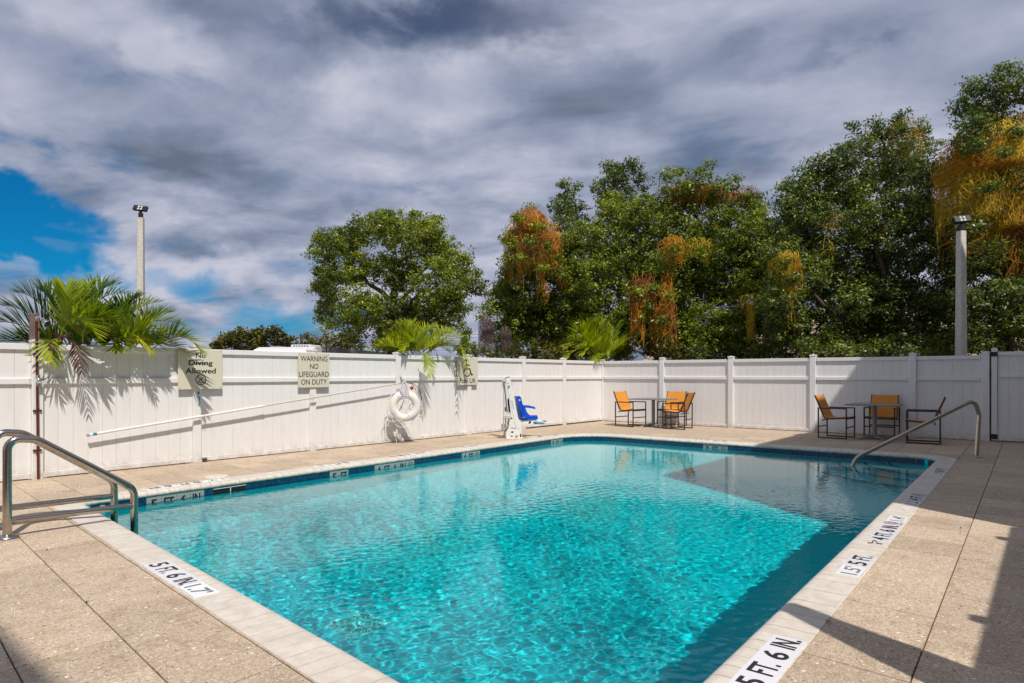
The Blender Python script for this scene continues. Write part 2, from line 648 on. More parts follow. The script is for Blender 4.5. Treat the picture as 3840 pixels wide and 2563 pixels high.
M['chrome'] = simple('chrome', (0.75, 0.76, 0.78), 0.08, metal=1.0)
M['copper'] = simple('old_copper_pipe', (0.15, 0.04, 0.025), 0.4, metal=0.6, nscale=30, var=0.3)
M['old_wood'] = simple('weathered_wood', (0.17, 0.115, 0.105), 0.85, nscale=14, var=0.35, bump=0.8, bscale=40)
M['sign'] = simple('cream_sign_board', (0.67, 0.63, 0.50), 0.4, nscale=2, var=0.03)
M['frame'] = simple('dark_bronze_frame', (0.028, 0.020, 0.017), 0.4, nscale=20, var=0.15)
M['sling'] = simple('orange_sling', (0.68, 0.27, 0.030), 0.75, nscale=8, var=0.06, bump=0.4, bscale=420)
M['table'] = simple('grey_table_metal', (0.22, 0.235, 0.25), 0.38, metal=0.35, nscale=15, var=0.1)
M['lift_white'] = simple('white_powder_coat', (0.78, 0.78, 0.75), 0.35, var=0.03)
M['lift_cream'] = simple('cream_plastic', (0.56, 0.54, 0.47), 0.45, var=0.05)
M['lift_grey'] = simple('grey_actuator', (0.36, 0.35, 0.32), 0.4, var=0.08)
M['blue'] = simple('blue_plastic', (0.004, 0.085, 0.56), 0.32, var=0.05, coat=0.2)
M['blue_pale'] = simple('faded_blue_plastic', (0.07, 0.27, 0.42), 0.4, var=0.08)
M['rubber'] = simple('black_rubber', (0.02, 0.02, 0.02), 0.5)
M['ring'] = simple('white_foam_ring', (0.76, 0.74, 0.66), 0.5, nscale=12, var=0.08)
M['strap'] = simple('lilac_strap', (0.70, 0.68, 0.76), 0.6)
M['rope'] = simple('rope', (0.74, 0.71, 0.76), 0.8, nscale=60, var=0.15)
M['red'] = simple('red_plastic', (0.45, 0.02, 0.015), 0.4)
M['teal'] = simple('teal_tape', (0.02, 0.22, 0.30), 0.5)
M['concrete'] = simple('pole_concrete', (0.60, 0.56, 0.50), 0.85, nscale=9, var=0.18, bump=0.6, bscale=60)
M['black'] = simple('black_housing', (0.012, 0.012, 0.013), 0.45)
M['lens'] = simple('lamp_lens', (0.62, 0.62, 0.55), 0.2)
M['bark'] = simple('bark', (0.085, 0.060, 0.045), 0.95, nscale=18, var=0.3, bump=1.0, bscale=30)
M['twig'] = simple('pale_twig', (0.20, 0.16, 0.12), 0.9, nscale=18, var=0.2)
M['leaf'] = mat_leaf('oak_leaf', (0.024, 0.042, 0.005), (0.150, 0.205, 0.012), (0.46, 0.46, 0.028), 0.42, 0.26, 0.45)
M['leaf_dark'] = mat_leaf('dark_leaf', (0.018, 0.034, 0.008), (0.095, 0.140, 0.022), (0.34, 0.37, 0.050), 0.40, 0.26, 0.5)
M['leaf_olive'] = mat_leaf('olive_leaf', (0.020, 0.024, 0.004), (0.085, 0.085, 0.006), (0.24, 0.19, 0.008))
M['leaf_pale'] = mat_leaf('pale_leaf', (0.16, 0.16, 0.10), (0.38, 0.38, 0.28), (0.60, 0.60, 0.48))
M['palm'] = mat_palm('palm_leaflet', (0.050, 0.110, 0.006), (0.30, 0.37, 0.012), (0.66, 0.54, 0.025))
M['palm_dark'] = mat_palm('palm_leaflet_dark', (0.022, 0.070, 0.006), (0.11, 0.20, 0.012), (0.34, 0.36, 0.025))
M['palm_dead'] = mat_palm('dead_palm_leaflet', (0.035, 0.012, 0.010), (0.10, 0.040, 0.028), (0.18, 0.08, 0.04))
M['vine_orange'] = mat_leaf('orange_vine', (0.22, 0.08, 0.012), (0.64, 0.26, 0.014), (0.88, 0.45, 0.022), 0.6, 0.15, 0.3)
M['vine_yellow'] = mat_leaf('yellow_vine', (0.22, 0.13, 0.012), (0.58, 0.39, 0.020), (0.76, 0.58, 0.035), 0.6, 0.15, 0.3)
M['vine_brown'] = mat_leaf('brown_vine', (0.09, 0.030, 0.014), (0.32, 0.115, 0.035), (0.58, 0.24, 0.05), 0.7, 0.1, 0.2)
M['vine_dead'] = mat_leaf('dead_vine', (0.07, 0.045, 0.05), (0.17, 0.11, 0.11), (0.30, 0.21, 0.19), 0.8, 0.1, 0.2)
M['shingle'] = simple('tan_shingle', (0.42, 0.33, 0.24), 0.9, nscale=5, var=0.18)
M['stucco'] = simple('stucco', (0.55, 0.48, 0.40), 0.9, nscale=3, var=0.06)
M['glass_dark'] = simple('dark_glass', (0.03, 0.04, 0.05), 0.08)
M['rv'] = simple('caravan_shell', (0.72, 0.70, 0.72), 0.3, var=0.03)
M['rv_grey'] = simple('caravan_roof_trim', (0.24, 0.25, 0.25), 0.4)
M['lid'] = simple('cream_plastic_lid', (0.66, 0.60, 0.49), 0.5, nscale=12, var=0.06)
M['rust'] = simple('rust', (0.12, 0.045, 0.015), 0.8, nscale=60, var=0.4)
M['leaf_dry'] = simple('dry_leaf', (0.06, 0.035, 0.022), 0.8, nscale=40, var=0.4)
M['weed'] = simple('weed_green', (0.10, 0.15, 0.03), 0.6)
M['wire'] = simple('wire_black', (0.02, 0.02, 0.02), 0.6)

# ------------------------------------------------------------------ lettering
_txt = {}


def text_mesh(body, w, h, bold=0.0):
    """Flat lettering fitted into w x h, centred on its own origin, thickness 0.6 mm."""
    key = (body, round(w, 4), round(h, 4), bold)
    if key in _txt: return _txt[key]
    cu = bpy.data.curves.new('lettering', 'FONT')
    cu.body = body
    cu.align_x = 'CENTER'
    cu.space_line = 0.86
    cu.offset = bold
    cu.resolution_u = 4
    o = bpy.data.objects.new('lettering', cu)
    C.objects.link(o)
    dg = bpy.context.evaluated_depsgraph_get()
    me = bpy.data.meshes.new_from_object(o.evaluated_get(dg))
    bpy.data.objects.remove(o)
    n = len(me.vertices)
    co = np.empty(n * 3)
    me.vertices.foreach_get('co', co)
    co = co.reshape(-1, 3)
    lo, hi = co.min(0), co.max(0)
    co[:, 0] = (co[:, 0] - (lo[0] + hi[0]) / 2) * w / (hi[0] - lo[0])
    co[:, 1] = (co[:, 1] - (lo[1] + hi[1]) / 2) * h / (hi[1] - lo[1])
    V = [tuple(c) for c in co]
    Fs = [tuple(p.vertices) for p in me.polygons]
    bpy.data.meshes.remove(me)
    _txt[key] = (V, Fs)
    return _txt[key]


def put_text(mb, body, w, h, Mx, mat=0, bold=0.0):
    V, Fs = text_mesh(body, w, h, bold)
    mb.add([Mx @ Vector(v) for v in V], Fs, mat)


def frame_mat(o, x, y):
    """Matrix with origin o, local x and y axes given; z = x cross y."""
    x, y = Vector(x).normalized(), Vector(y).normalized()
    z = x.cross(y)
    return Matrix(((x.x, y.x, z.x, o[0]), (x.y, y.y, z.y, o[1]), (x.z, y.z, z.z, o[2]), (0, 0, 0, 1)))


def no_diving(mb, r, Mx, mat=0):
    """Ring, slash and a small diver over a wavy line."""
    def band(pts, wd, m_=mat):
        for (a, b) in zip(pts[:-1], pts[1:]):
            a, b = Vector((*a, 0)), Vector((*b, 0))
            d = (b - a)
            if d.length < 1e-6: continue
            nrm = Vector((-d.y, d.x, 0)).normalized() * wd / 2
            e = d.normalized() * wd * 0.2
            mb.add([Mx @ q for q in (a - e - nrm, b + e - nrm, b + e + nrm, a - e + nrm)], [(0, 1, 2, 3)], m_)
    band([(math.cos(a) * r * 0.9, math.sin(a) * r * 0.9) for a in np.linspace(0, 2 * PI, 25)], r * 0.15)
    band([(-r * 0.62, r * 0.62), (r * 0.62, -r * 0.62)], r * 0.14)
    band([(r * 0.45, r * 0.55), (r * 0.2, r * 0.1), (-r * 0.15, -r * 0.05)], r * 0.12)
    band([(-r * 0.12, -r * 0.02), (-r * 0.4, -r * 0.35)], r * 0.13)
    band([(r * 0.1, r * 0.05), (r * 0.0, r * 0.45)], r * 0.08)
    band([(-r * 0.55, -r * 0.5), (-r * 0.25, -r * 0.45), (0, -r * 0.55), (r * 0.3, -r * 0.45), (r * 0.55, -r * 0.52)], r * 0.1)


# ------------------------------------------------------------------ pool outline
def pt(u, v): return Vector((u, v))


# outer edge of the coping, counter-clockwise: near right, far right, far left, near left
Q = [pt(1.575, 0.93), pt(13.56, 1.215), pt(13.50, 9.03), pt(2.235, 8.60)]
RAD = [0.5, 0.62, 1.15, 0.5]


def offset_quad(q, d):
    n = len(q)
    out = []
    for i in range(n):
        a, b, c = q[i - 1], q[i], q[(i + 1) % n]
        d1, d2 = (b - a).normalized(), (c - b).normalized()
        n1, n2 = Vector((-d1.y, d1.x)), Vector((-d2.y, d2.x))
        m_ = (n1 + n2)
        m_ = m_ / m_.dot(n1)
        out.append(b + m_ * d)
    return out


def outline(d, step=0.13):
    """Rounded outline inset by d: list of (point, inward normal)."""
    q = offset_quad(Q, d)
    pts = []
    n = 4
    for i in range(n):
        a, b, c = q[i - 1], q[i], q[(i + 1) % n]
        r = max(RAD[i] - d, 0.06)
        d1, d2 = (b - a).normalized(), (c - b).normalized()
        ang = math.acos(max(-1, min(1, d1.dot(d2))))
        tl = r * math.tan(ang / 2)
        p0 = b - d1 * tl
        n1 = Vector((-d1.y, d1.x))
        cen = p0 + n1 * r
        k = 10
        for j in range(k + 1):
            a_ = ang * j / k
            v = (p0 - cen)
            ca, sa = math.cos(a_), math.sin(a_)
            v = Vector((v.x * ca - v.y * sa, v.x * sa + v.y * ca))
            pts.append(cen + v)
    return pts


def resample(pts, step, closed=True):
    P = pts + [pts[0]] if closed else pts
    seg = [(P[i + 1] - P[i]).length for i in range(len(P) - 1)]
    L = sum(seg)
    n = max(1, round(L / step))
    out = []
    i, acc = 0, 0.0
    for k in range(n):
        s = L * k / n
        while acc + seg[i] < s and i < len(seg) - 1:
            acc += seg[i]
            i += 1
        f = (s - acc) / seg[i] if seg[i] > 0 else 0
        out.append(P[i].lerp(P[i + 1], f))
    return out


OUT = outline(0.0)
MID = outline(0.10)
INN = outline(0.275)
WALL = outline(0.262)


def normal_at(poly, p):
    best, bn = 1e9, None
    n = len(poly)
    for i in range(n):
        a, b = poly[i], poly[(i + 1) % n]
        d = b - a
        L = d.length
        if L < 1e-6: continue
        t = max(0, min(1, (p - a).dot(d) / L / L))
        q = a + d * t
        e = (p - q).length
        if e < best:
            best = e
            bn = Vector((-d.y, d.x)) / L
    return bn, best


def in_view(u, v, z=0.0, margin=0.06):
    p = Vector((u, v, 0))
    Y = p.dot(FW)
    if Y < 0.8: return False
    X = p.dot(RT) / Y
    s = (CAM_H - z) / Y
    return abs(X) < 0.7885 + margin and s < 1156 / F + margin


def clip_half(poly, a, b, keep_inside):
    """Sutherland-Hodgman against line a->b; inside is its left."""
    d = b - a
    out = []
    def side(p):
        s = d.x * (p.y - a.y) - d.y * (p.x - a.x)
        return s if keep_inside else -s
    for i in range(len(poly)):
        p, q = poly[i], poly[(i + 1) % len(poly)]
        sp, sq = side(p), side(q)
        if sp >= 0: out.append(p)
        if (sp > 0) != (sq > 0) and abs(sp - sq) > 1e-12:
            out.append(p.lerp(q, sp / (sp - sq)))
    return out


def area(poly):
    return 0.5 * sum(poly[i].x * poly[(i + 1) % len(poly)].y - poly[(i + 1) % len(poly)].x * poly[i].y for i in range(len(poly)))


# ------------------------------------------------------------------ ground, deck
FENCE_V = 10.60      # front of the left fence boards' foot
FENCE_U = 17.12


def build_ground():
    outer = [Vector((-420, -420, 0)), Vector((420, -420, 0)), Vector((420, 420, 0)), Vector((-420, 420, 0))]
    hole = [Vector((p.x, p.y, 0)) for p in MID]
    tris = tessellate_polygon([outer, list(reversed(hole))])
    allv = outer + list(reversed(hole))
    mb = MB()
    mb.add([(p.x, p.y, -0.052) for p in allv], [tuple(t) for t in tris])
    o = mb.build('ground', M['earth'])
    tag(o, 'bare earth under and beyond the fenced pool yard', None, None, 'structure')
    # sand bed that shows in the joints of the deck
    mb = MB()
    rect = [Vector((-3.0, -3.0, 0)), Vector((FENCE_U + 0.5, -3.0, 0)), Vector((FENCE_U + 0.5, FENCE_V + 0.2, 0)), Vector((-3.0, FENCE_V + 0.2, 0))]
    tris = tessellate_polygon([rect, list(reversed(hole))])
    allv = rect + list(reversed(hole))
    mb.add([(p.x, p.y, -0.012) for p in allv], [tuple(t) for t in tris])
    o = mb.build('deck_bed', M['base'])
    tag(o, 'dark sand bed under the deck pavers', None, None, 'structure')


def build_pavers():
    deck = bpy.data.objects.new('pool_deck', None)
    C.objects.link(deck)
    tag(deck, 'square exposed-aggregate pavers around the pool', None, None, 'structure')
    us = []
    U = 1.27 - 0.47 * 7
    while U < 18:
        us.append(U)
        U += 0.47 if U < 3.9 else 0.512
    def corner(i, j):
        U = us[i]
        vb = lambda uu: (0.455 + 0.0208 * (uu - 1.3)) + j * (0.485 + 0.0016 * (uu - 1.3))
        v = vb(U)
        s = 0.085 * max(0.0, 1 - (U - 1.3) / 10)
        u = U + s * (v - 3)
        return pt(u, vb(u))
    cells = []
    edges = [(MID[i], MID[(i + 1) % len(MID)]) for i in range(len(MID)) if (MID[(i + 1) % len(MID)] - MID[i]).length > 1e-5]
    for i in range(len(us) - 1):
        for j in range(-5, 21):
            P = [corner(i, j), corner(i + 1, j), corner(i + 1, j + 1), corner(i, j + 1)]
            c = sum(P, Vector((0, 0))) / 4
            # shrink for the joint
            g = 0.0038
            P = [p + (c - p).normalized() * g * 1.41 for p in P]
            P = clip_half(P, pt(-9, FENCE_V + 0.02), pt(30, FENCE_V + 0.02), False)
            if len(P) < 3: continue
            P = clip_half(P, pt(FENCE_U + 0.02, -9), pt(FENCE_U + 0.02, 20), True)
            if len(P) < 3: continue
            pieces, rest = [], P
            inside_all = True
            for a, b in edges:
                o_ = clip_half(rest, a, b, False)
                rest = clip_half(rest, a, b, True)
                if len(o_) >= 3 and abs(area(o_)) > 1e-5: pieces.append(o_)
                if len(rest) < 3: break
            if not pieces: continue
            if len(rest) < 3 or abs(area(rest)) < 1e-5: pieces = [P]
            vis = any(in_view(p.x, p.y) for p in P) or in_view(c.x, c.y)
            near = any(in_view(p.x, p.y, 0, 0.5) for p in P)
            if not near: continue
            cells.append((0 if vis else 1, c.length, pieces, c))
    cells.sort(key=lambda q: (q[0], q[1]))
    rest_mb = MB()

    def add(mb, pieces, off, z):
        for q in pieces:
            n = len(q)
            cc = sum(q, Vector((0, 0))) / n
            rim = len(pieces) == 1
            ins = 0.003 if rim else 0.0
            top = [p + (cc - p).normalized() * ins for p in q]
            v = [(p.x - off.x, p.y - off.y, z - 0.05) for p in q] + [(p.x - off.x, p.y - off.y, z - 0.0025) for p in q] + [(p.x - off.x, p.y - off.y, z) for p in top]
            f = [tuple(range(2 * n, 3 * n))]
            for i in range(n):
                k = (i + 1) % n
                f.append((i, k, n + k, n + i))
                f.append((n + i, n + k, 2 * n + k, 2 * n + i))
            mb.add(v, f)
    for n_, (vis, dist, pieces, c) in enumerate(cells):
        z = random.uniform(-0.0012, 0.0008)
        if n_ < 298:
            mb = MB()
            add(mb, pieces, c, z)
            o = mb.build('paver', M['paver'], deck)
            o.location = (c.x, c.y, 0)
        else:
            add(rest_mb, pieces, Vector((0, 0)), z)
    if rest_mb.v:
        o = rest_mb.build('paver_field', M['paver'], deck)
        tag(o, None, None, None, 'stuff')


def build_coping():
    cop = bpy.data.objects.new('pool_coping', None)
    C.objects.link(cop)
    tag(cop, 'pale bullnose coping stones around the pool rim', None, None, 'structure')
    # matched stations: walk the middle line, shoot out and in
    st = resample(outline(0.14), 0.131)
    prof = [(0.0, -0.055), (0.0, 0.002), (0.004, 0.005), (0.225, 0.005), (0.255, 0.001), (0.277, -0.010), (0.289, -0.027), (0.291, -0.043), (0.282, -0.058), (0.262, -0.068), (0.20, -0.070)]
    o14 = outline(0.14)

    def ends(p, t_):
        nb, _ = normal_at(o14, p)
        tangent = Vector((nb.y, -nb.x))
        return nb
    n = len(st)
    # smooth normals from neighbours
    nor = []
    for i in range(n):
        d = (st[(i + 1) % n] - st[i - 1]).normalized()
        nor.append(Vector((-d.y, d.x)))
    far_mb = MB()
    for i in range(n):
        j = (i + 1) % n
        a, b = st[i], st[j]
        mid = (a + b) / 2
        if not in_view(mid.x, mid.y, 0, 0.35): continue
        gap = 0.0024
        d = (b - a).normalized()
        a2, b2 = a + d * gap, b - d * gap
        dz = random.uniform(-0.0008, 0.0008)
        v = []
        for (p, nn) in ((a2, nor[i]), (b2, nor[j])):
            for (w, z) in prof:
                q = p + nn * (w - 0.14)
                v.append((q.x - mid.x, q.y - mid.y, z + dz))
        k = len(prof)
        f = []
        for s in range(k - 1):
            f.append((s, k + s, k + s + 1, s + 1))
        mb = MB()
        mb.add(v, f)
        mb.sm = [3 <= s_ <= 8 for s_ in range(k - 1)]
        mb.add(v[:k], [tuple(range(k))])
        mb.add(v[k:], [tuple(reversed(range(k)))])
        o = mb.build('coping_stone', M['coping'], cop)
        o.location = (mid.x, mid.y, 0)
    # mortar that closes the joints a little lower
    mb = MB()
    pts = resample(outline(0.14), 0.131)
    m_prof = [(0.004, -0.004), (0.225, -0.002), (0.268, -0.012), (0.281, -0.036), (0.262, -0.066)]
    v, f = [], []
    for i in range(n):
        for (w, z) in m_prof:
            q = st[i] + nor[i] * (w - 0.14)
            v.append((q.x, q.y, z))
    k = len(m_prof)
    for i in range(n):
        j = (i + 1) % n
        for s in range(k - 1):
            f.append((i * k + s, j * k + s, j * k + s + 1, i * k + s + 1))
    mb.add(v, f)
    mb.build('mortar', simple('mortar', (0.20, 0.165, 0.13), 0.95, nscale=30, var=0.1), cop)


def floor_z(u):
    if u < 5: return -1.72
    if u < 11: return -1.72 + (u - 5) / 6 * 0.62
    return -1.10 + min(1, (u - 11) / 2.5) * 0.08


def build_basin():
    mb = MB()
    w = resample(WALL, 0.25)
    n = len(w)
    v, f = [], []
    for p in w: v.append((p.x, p.y, -0.04))
    for p in w: v.append((p.x, p.y, floor_z(p.x) - 0.02))
    for i in range(n):
        j = (i + 1) % n
        f.append((i, n + i, n + j, j))
    mb.add(v, f)
    us = [1.2, 5, 11, 13.8]
    v = []
    for u in us:
        v += [(u, 0.8, floor_z(u)), (u, 9.3, floor_z(u))]
    mb.add(v, [(2 * i, 2 * i + 2, 2 * i + 3, 2 * i + 1) for i in range(3)])
    o = mb.build('pool_basin', M['plaster'])
    tag(o, 'aqua plaster floor and walls of the pool', None, None, 'structure')
    o.cycles.is_caustics_receiver = True
    # corner steps, each a quarter disc, with dark nosing tiles
    steps = tag(bpy.data.objects.new('pool_steps', None), 'submerged curved corner steps with dark edge tiles at the handrail', None, None, 'structure')
    C.objects.link(steps)
    cx, cy = 13.42, 1.34
    for r, z in ((0.95, -0.33), (1.32, -0.53), (1.74, -0.73), (2.25, -0.92)):
        arc = [(cx - r * math.cos(a), cy + r * math.sin(a)) for a in np.linspace(-0.08, PI / 2 + 0.08, 19)]
        mb = MB()
        poly = [(cx + 0.1, cy - 0.1)] + list(reversed(arc))
        mb.prism(poly, -1.6, z)
        s = mb.build('step', M['plaster'], steps)
        s.cycles.is_caustics_receiver = True
        mb = MB()
        for i in range(len(arc) - 1):
            a, b = arc[i], arc[i + 1]
            k = (r - 0.055) / r
            a2, b2 = (cx + (a[0] - cx) * k, cy + (a[1] - cy) * k), (cx + (b[0] - cx) * k, cy + (b[1] - cy) * k)
            mb.add([(a[0], a[1], z + 0.004), (b[0], b[1], z + 0.004), (b2[0], b2[1], z + 0.004), (a2[0], a2[1], z + 0.004),
                    (a[0], a[1], z - 0.05), (b[0], b[1], z - 0.05)], [(0, 1, 2, 3), (0, 4, 5, 1)])
        s = mb.build('nosing', M['tile_blue'], steps)
        s.cycles.is_caustics_receiver = True


def build_water():
    st = 0.0128
    xs = np.arange(1.5, 13.6, st)
    ys = np.arange(0.9, 9.1, st)
    X, Y = np.meshgrid(xs, ys, indexing='ij')
    Z = np.zeros_like(X)
    r2 = np.random.default_rng(11)
    for i in range(100):
        lam = 0.052 * (3.4 ** r2.random())
        a = r2.normal(0.9, 0.75) + (PI if r2.random() < 0.3 else 0)
        k = 2 * PI / lam
        amp = lam * 0.00056 * (0.5 + r2.random())
        ph = r2.random() * 6.283
        Z += amp * np.sin(k * (np.cos(a) * X + np.sin(a) * Y) + ph + 0.6 * np.sin(0.9 * X + 1.3 * Y + i))
    for lam, a, amp in ((1.3, 0.4, 0.0007), (2.1, 1.4, 0.0010), (0.8, 2.2, 0.0004)):
        Z += amp * np.sin(2 * PI / lam * (np.cos(a) * X + np.sin(a) * Y))
    # calmer in the far lee of the fence, breezier in the middle
    env = 0.55 + 0.45 * np.clip((11.5 - X) / 6, 0, 1)
    env *= 0.86 + 0.2 * np.sin(X * 1.1 + 0.8 * np.sin(Y * 0.9)) * np.cos(Y * 1.3 + 0.5 + 0.7 * np.sin(X * 0.6)) + 0.14 * np.sin(X * 2.7 + 1.3 * np.sin(Y * 1.9)) * np.sin(Y * 3.1 + X)
    Z = Z * env * 0.92 - 0.137
    V = np.stack([X, Y, Z], -1).reshape(-1, 3)
    nx, ny = X.shape
    idx = np.arange(nx * ny).reshape(nx, ny)
    Fq = np.stack([idx[:-1, :-1], idx[1:, :-1], idx[1:, 1:], idx[:-1, 1:]], -1).reshape(-1, 4)
    cen = V[Fq].mean(1)
    keep = np.ones(len(Fq), bool)
    poly = outline(0.20)
    for i in range(len(poly)):
        a, b = poly[i], poly[(i + 1) % len(poly)]
        if (b - a).length < 1e-5: continue
        s = (b.x - a.x) * (cen[:, 1] - a.y) - (b.y - a.y) * (cen[:, 0] - a.x)
        keep &= s > 0
    Fq = Fq[keep]
    used, inv = np.unique(Fq, return_inverse=True)
    o = np_mesh('pool_water', V[used], inv.reshape(-1, 4), M['water'], smooth=True)
    tag(o, 'rippled turquoise pool water', None, None, 'structure')
    o.cycles.is_caustics_caster = True


def build_waterline():
    wl = tag(bpy.data.objects.new('waterline_tiles', None), 'band of dark blue glazed tiles under the coping', None, None, 'structure')
    C.objects.link(wl)
    grout = MB()
    g = resample(outline(0.2665), 0.1)
    v, f = [], []
    n = len(g)
    for p in g: v.append((p.x, p.y, -0.05))
    for p in g: v.append((p.x, p.y, -0.243))
    for i in range(n):
        j = (i + 1) % n
        f.append((i, n + i, n + j, j))
    grout.add(v, f)
    grout.build('grout', M['grout'], wl)
    mb = MB()
    mb.bbox((-0.5, 0, -0.235), (0.5, 0.009, -0.062), 0.002)
    tmp = mb.build('waterline_tile', M['tile_blue'], wl)
    proto = tmp.data
    bpy.data.objects.remove(tmp)
    white = proto.copy()
    white.materials.clear()
    white.materials.append(simple('shaded_white_tile', (0.30, 0.34, 0.33), 0.2, nscale=20, var=0.06))  # white glaze greyed so its colour carries the coping's shade

    words = {}

    def run(a, b, skip0, skip1, marks):
        """Tiles from a to b along a straight side; marks: {index: text}."""
        d = (b - a).normalized()
        L = (b - a).length
        nn = Vector((-d.y, d.x))
        k = 0
        s = skip0
        W = 0.1765
        while s + 0.02 < L - skip1:
            w = min(W, L - skip1 - s)
            c = a + d * (s + w / 2) + nn * 0.266
            if in_view(c.x, c.y, -0.15, 0.1):
                o = bpy.data.objects.new('waterline_tile', white if k in marks else proto)
                C.objects.link(o)
                o.parent = wl
                o.location = (c.x, c.y, 0)
                o.rotation_euler = (0, 0, math.atan2(d.y, d.x))
                o.scale = (w - 0.003, 1, 1)
                if k in marks:
                    mb = MB()
                    # seen from inside the pool the text runs against d
                    fm = frame_mat(c + nn * 0.0098 if False else (c.x + nn.x * 0.0100, c.y + nn.y * 0.0100, -0.148), (-d.x, -d.y, 0), (0, 0, 1))
                    tx = marks[k]
                    if tx == '@':
                        no_diving(mb, 0.060, fm)
                    else:
                        put_text(mb, tx, 0.075 if len(tx) == 1 else 0.125, 0.105, fm, 0, 0.035)
                    lo = mb.build('lettering', M['ink'], o, world=False)
                    lo.parent = wl
            s += W
            k += 1
    A, B, Cc, Dd = Q
    # far side (B -> C): position along from B; text wanted at v 5.71..5.2, reads with falling v
    L_far = (Cc - B).length
    s0 = RAD[1]
    def idx_far(v): return int(round(((v - 1.215) - s0) / 0.1765))
    k = idx_far(5.24)
    run(B, Cc, s0, RAD[2], {k + 2: '3', k + 1: 'FT', k: '@'})
    # left side (C -> D): runs with falling u, text reads with rising u
    L_left = (Dd - Cc).length
    s0 = RAD[2]
    def idx_left(u): return int(round(((13.50 - u) - s0) / 0.1765)) - 1
    marks = {}
    for u0, word in ((3.16, ['5', 'FT', '6', 'IN.']), (5.88, ['5', 'FT']), (6.75, ['4', 'FT', '6', 'IN', '@']), (8.8, ['4', 'FT', '@']), (11.78, ['3', 'FT', '@'])):
        k0 = idx_left(u0)
        for i, wd in enumerate(word): marks[k0 - i] = wd
    run(Cc, Dd, s0, RAD[3], marks)
    run(Dd, A, RAD[3], RAD[0], {})
    run(A, B, RAD[0], RAD[1], {})
    # rounded corners
    for ci in (1, 2, 3):
        full = outline(0.266)
        arc = full[ci * 11:(ci + 1) * 11]
        L = sum((arc[i + 1] - arc[i]).length for i in range(10))
        m_ = max(1, round(L / 0.17))
        for i in range(m_):
            a_ = arc[int(round(10 * i / m_))]
            b_ = arc[int(round(10 * (i + 1) / m_))]
            c = (a_ + b_) / 2
            if not in_view(c.x, c.y, -0.15, 0.1): continue
            d = (b_ - a_)
            o = bpy.data.objects.new('waterline_tile', proto)
            C.objects.link(o)
            o.parent = wl
            o.location = (c.x, c.y, 0)
            o.rotation_euler = (0, 0, math.atan2(d.y, d.x))
            o.scale = (d.length - 0.001, 1, 1)


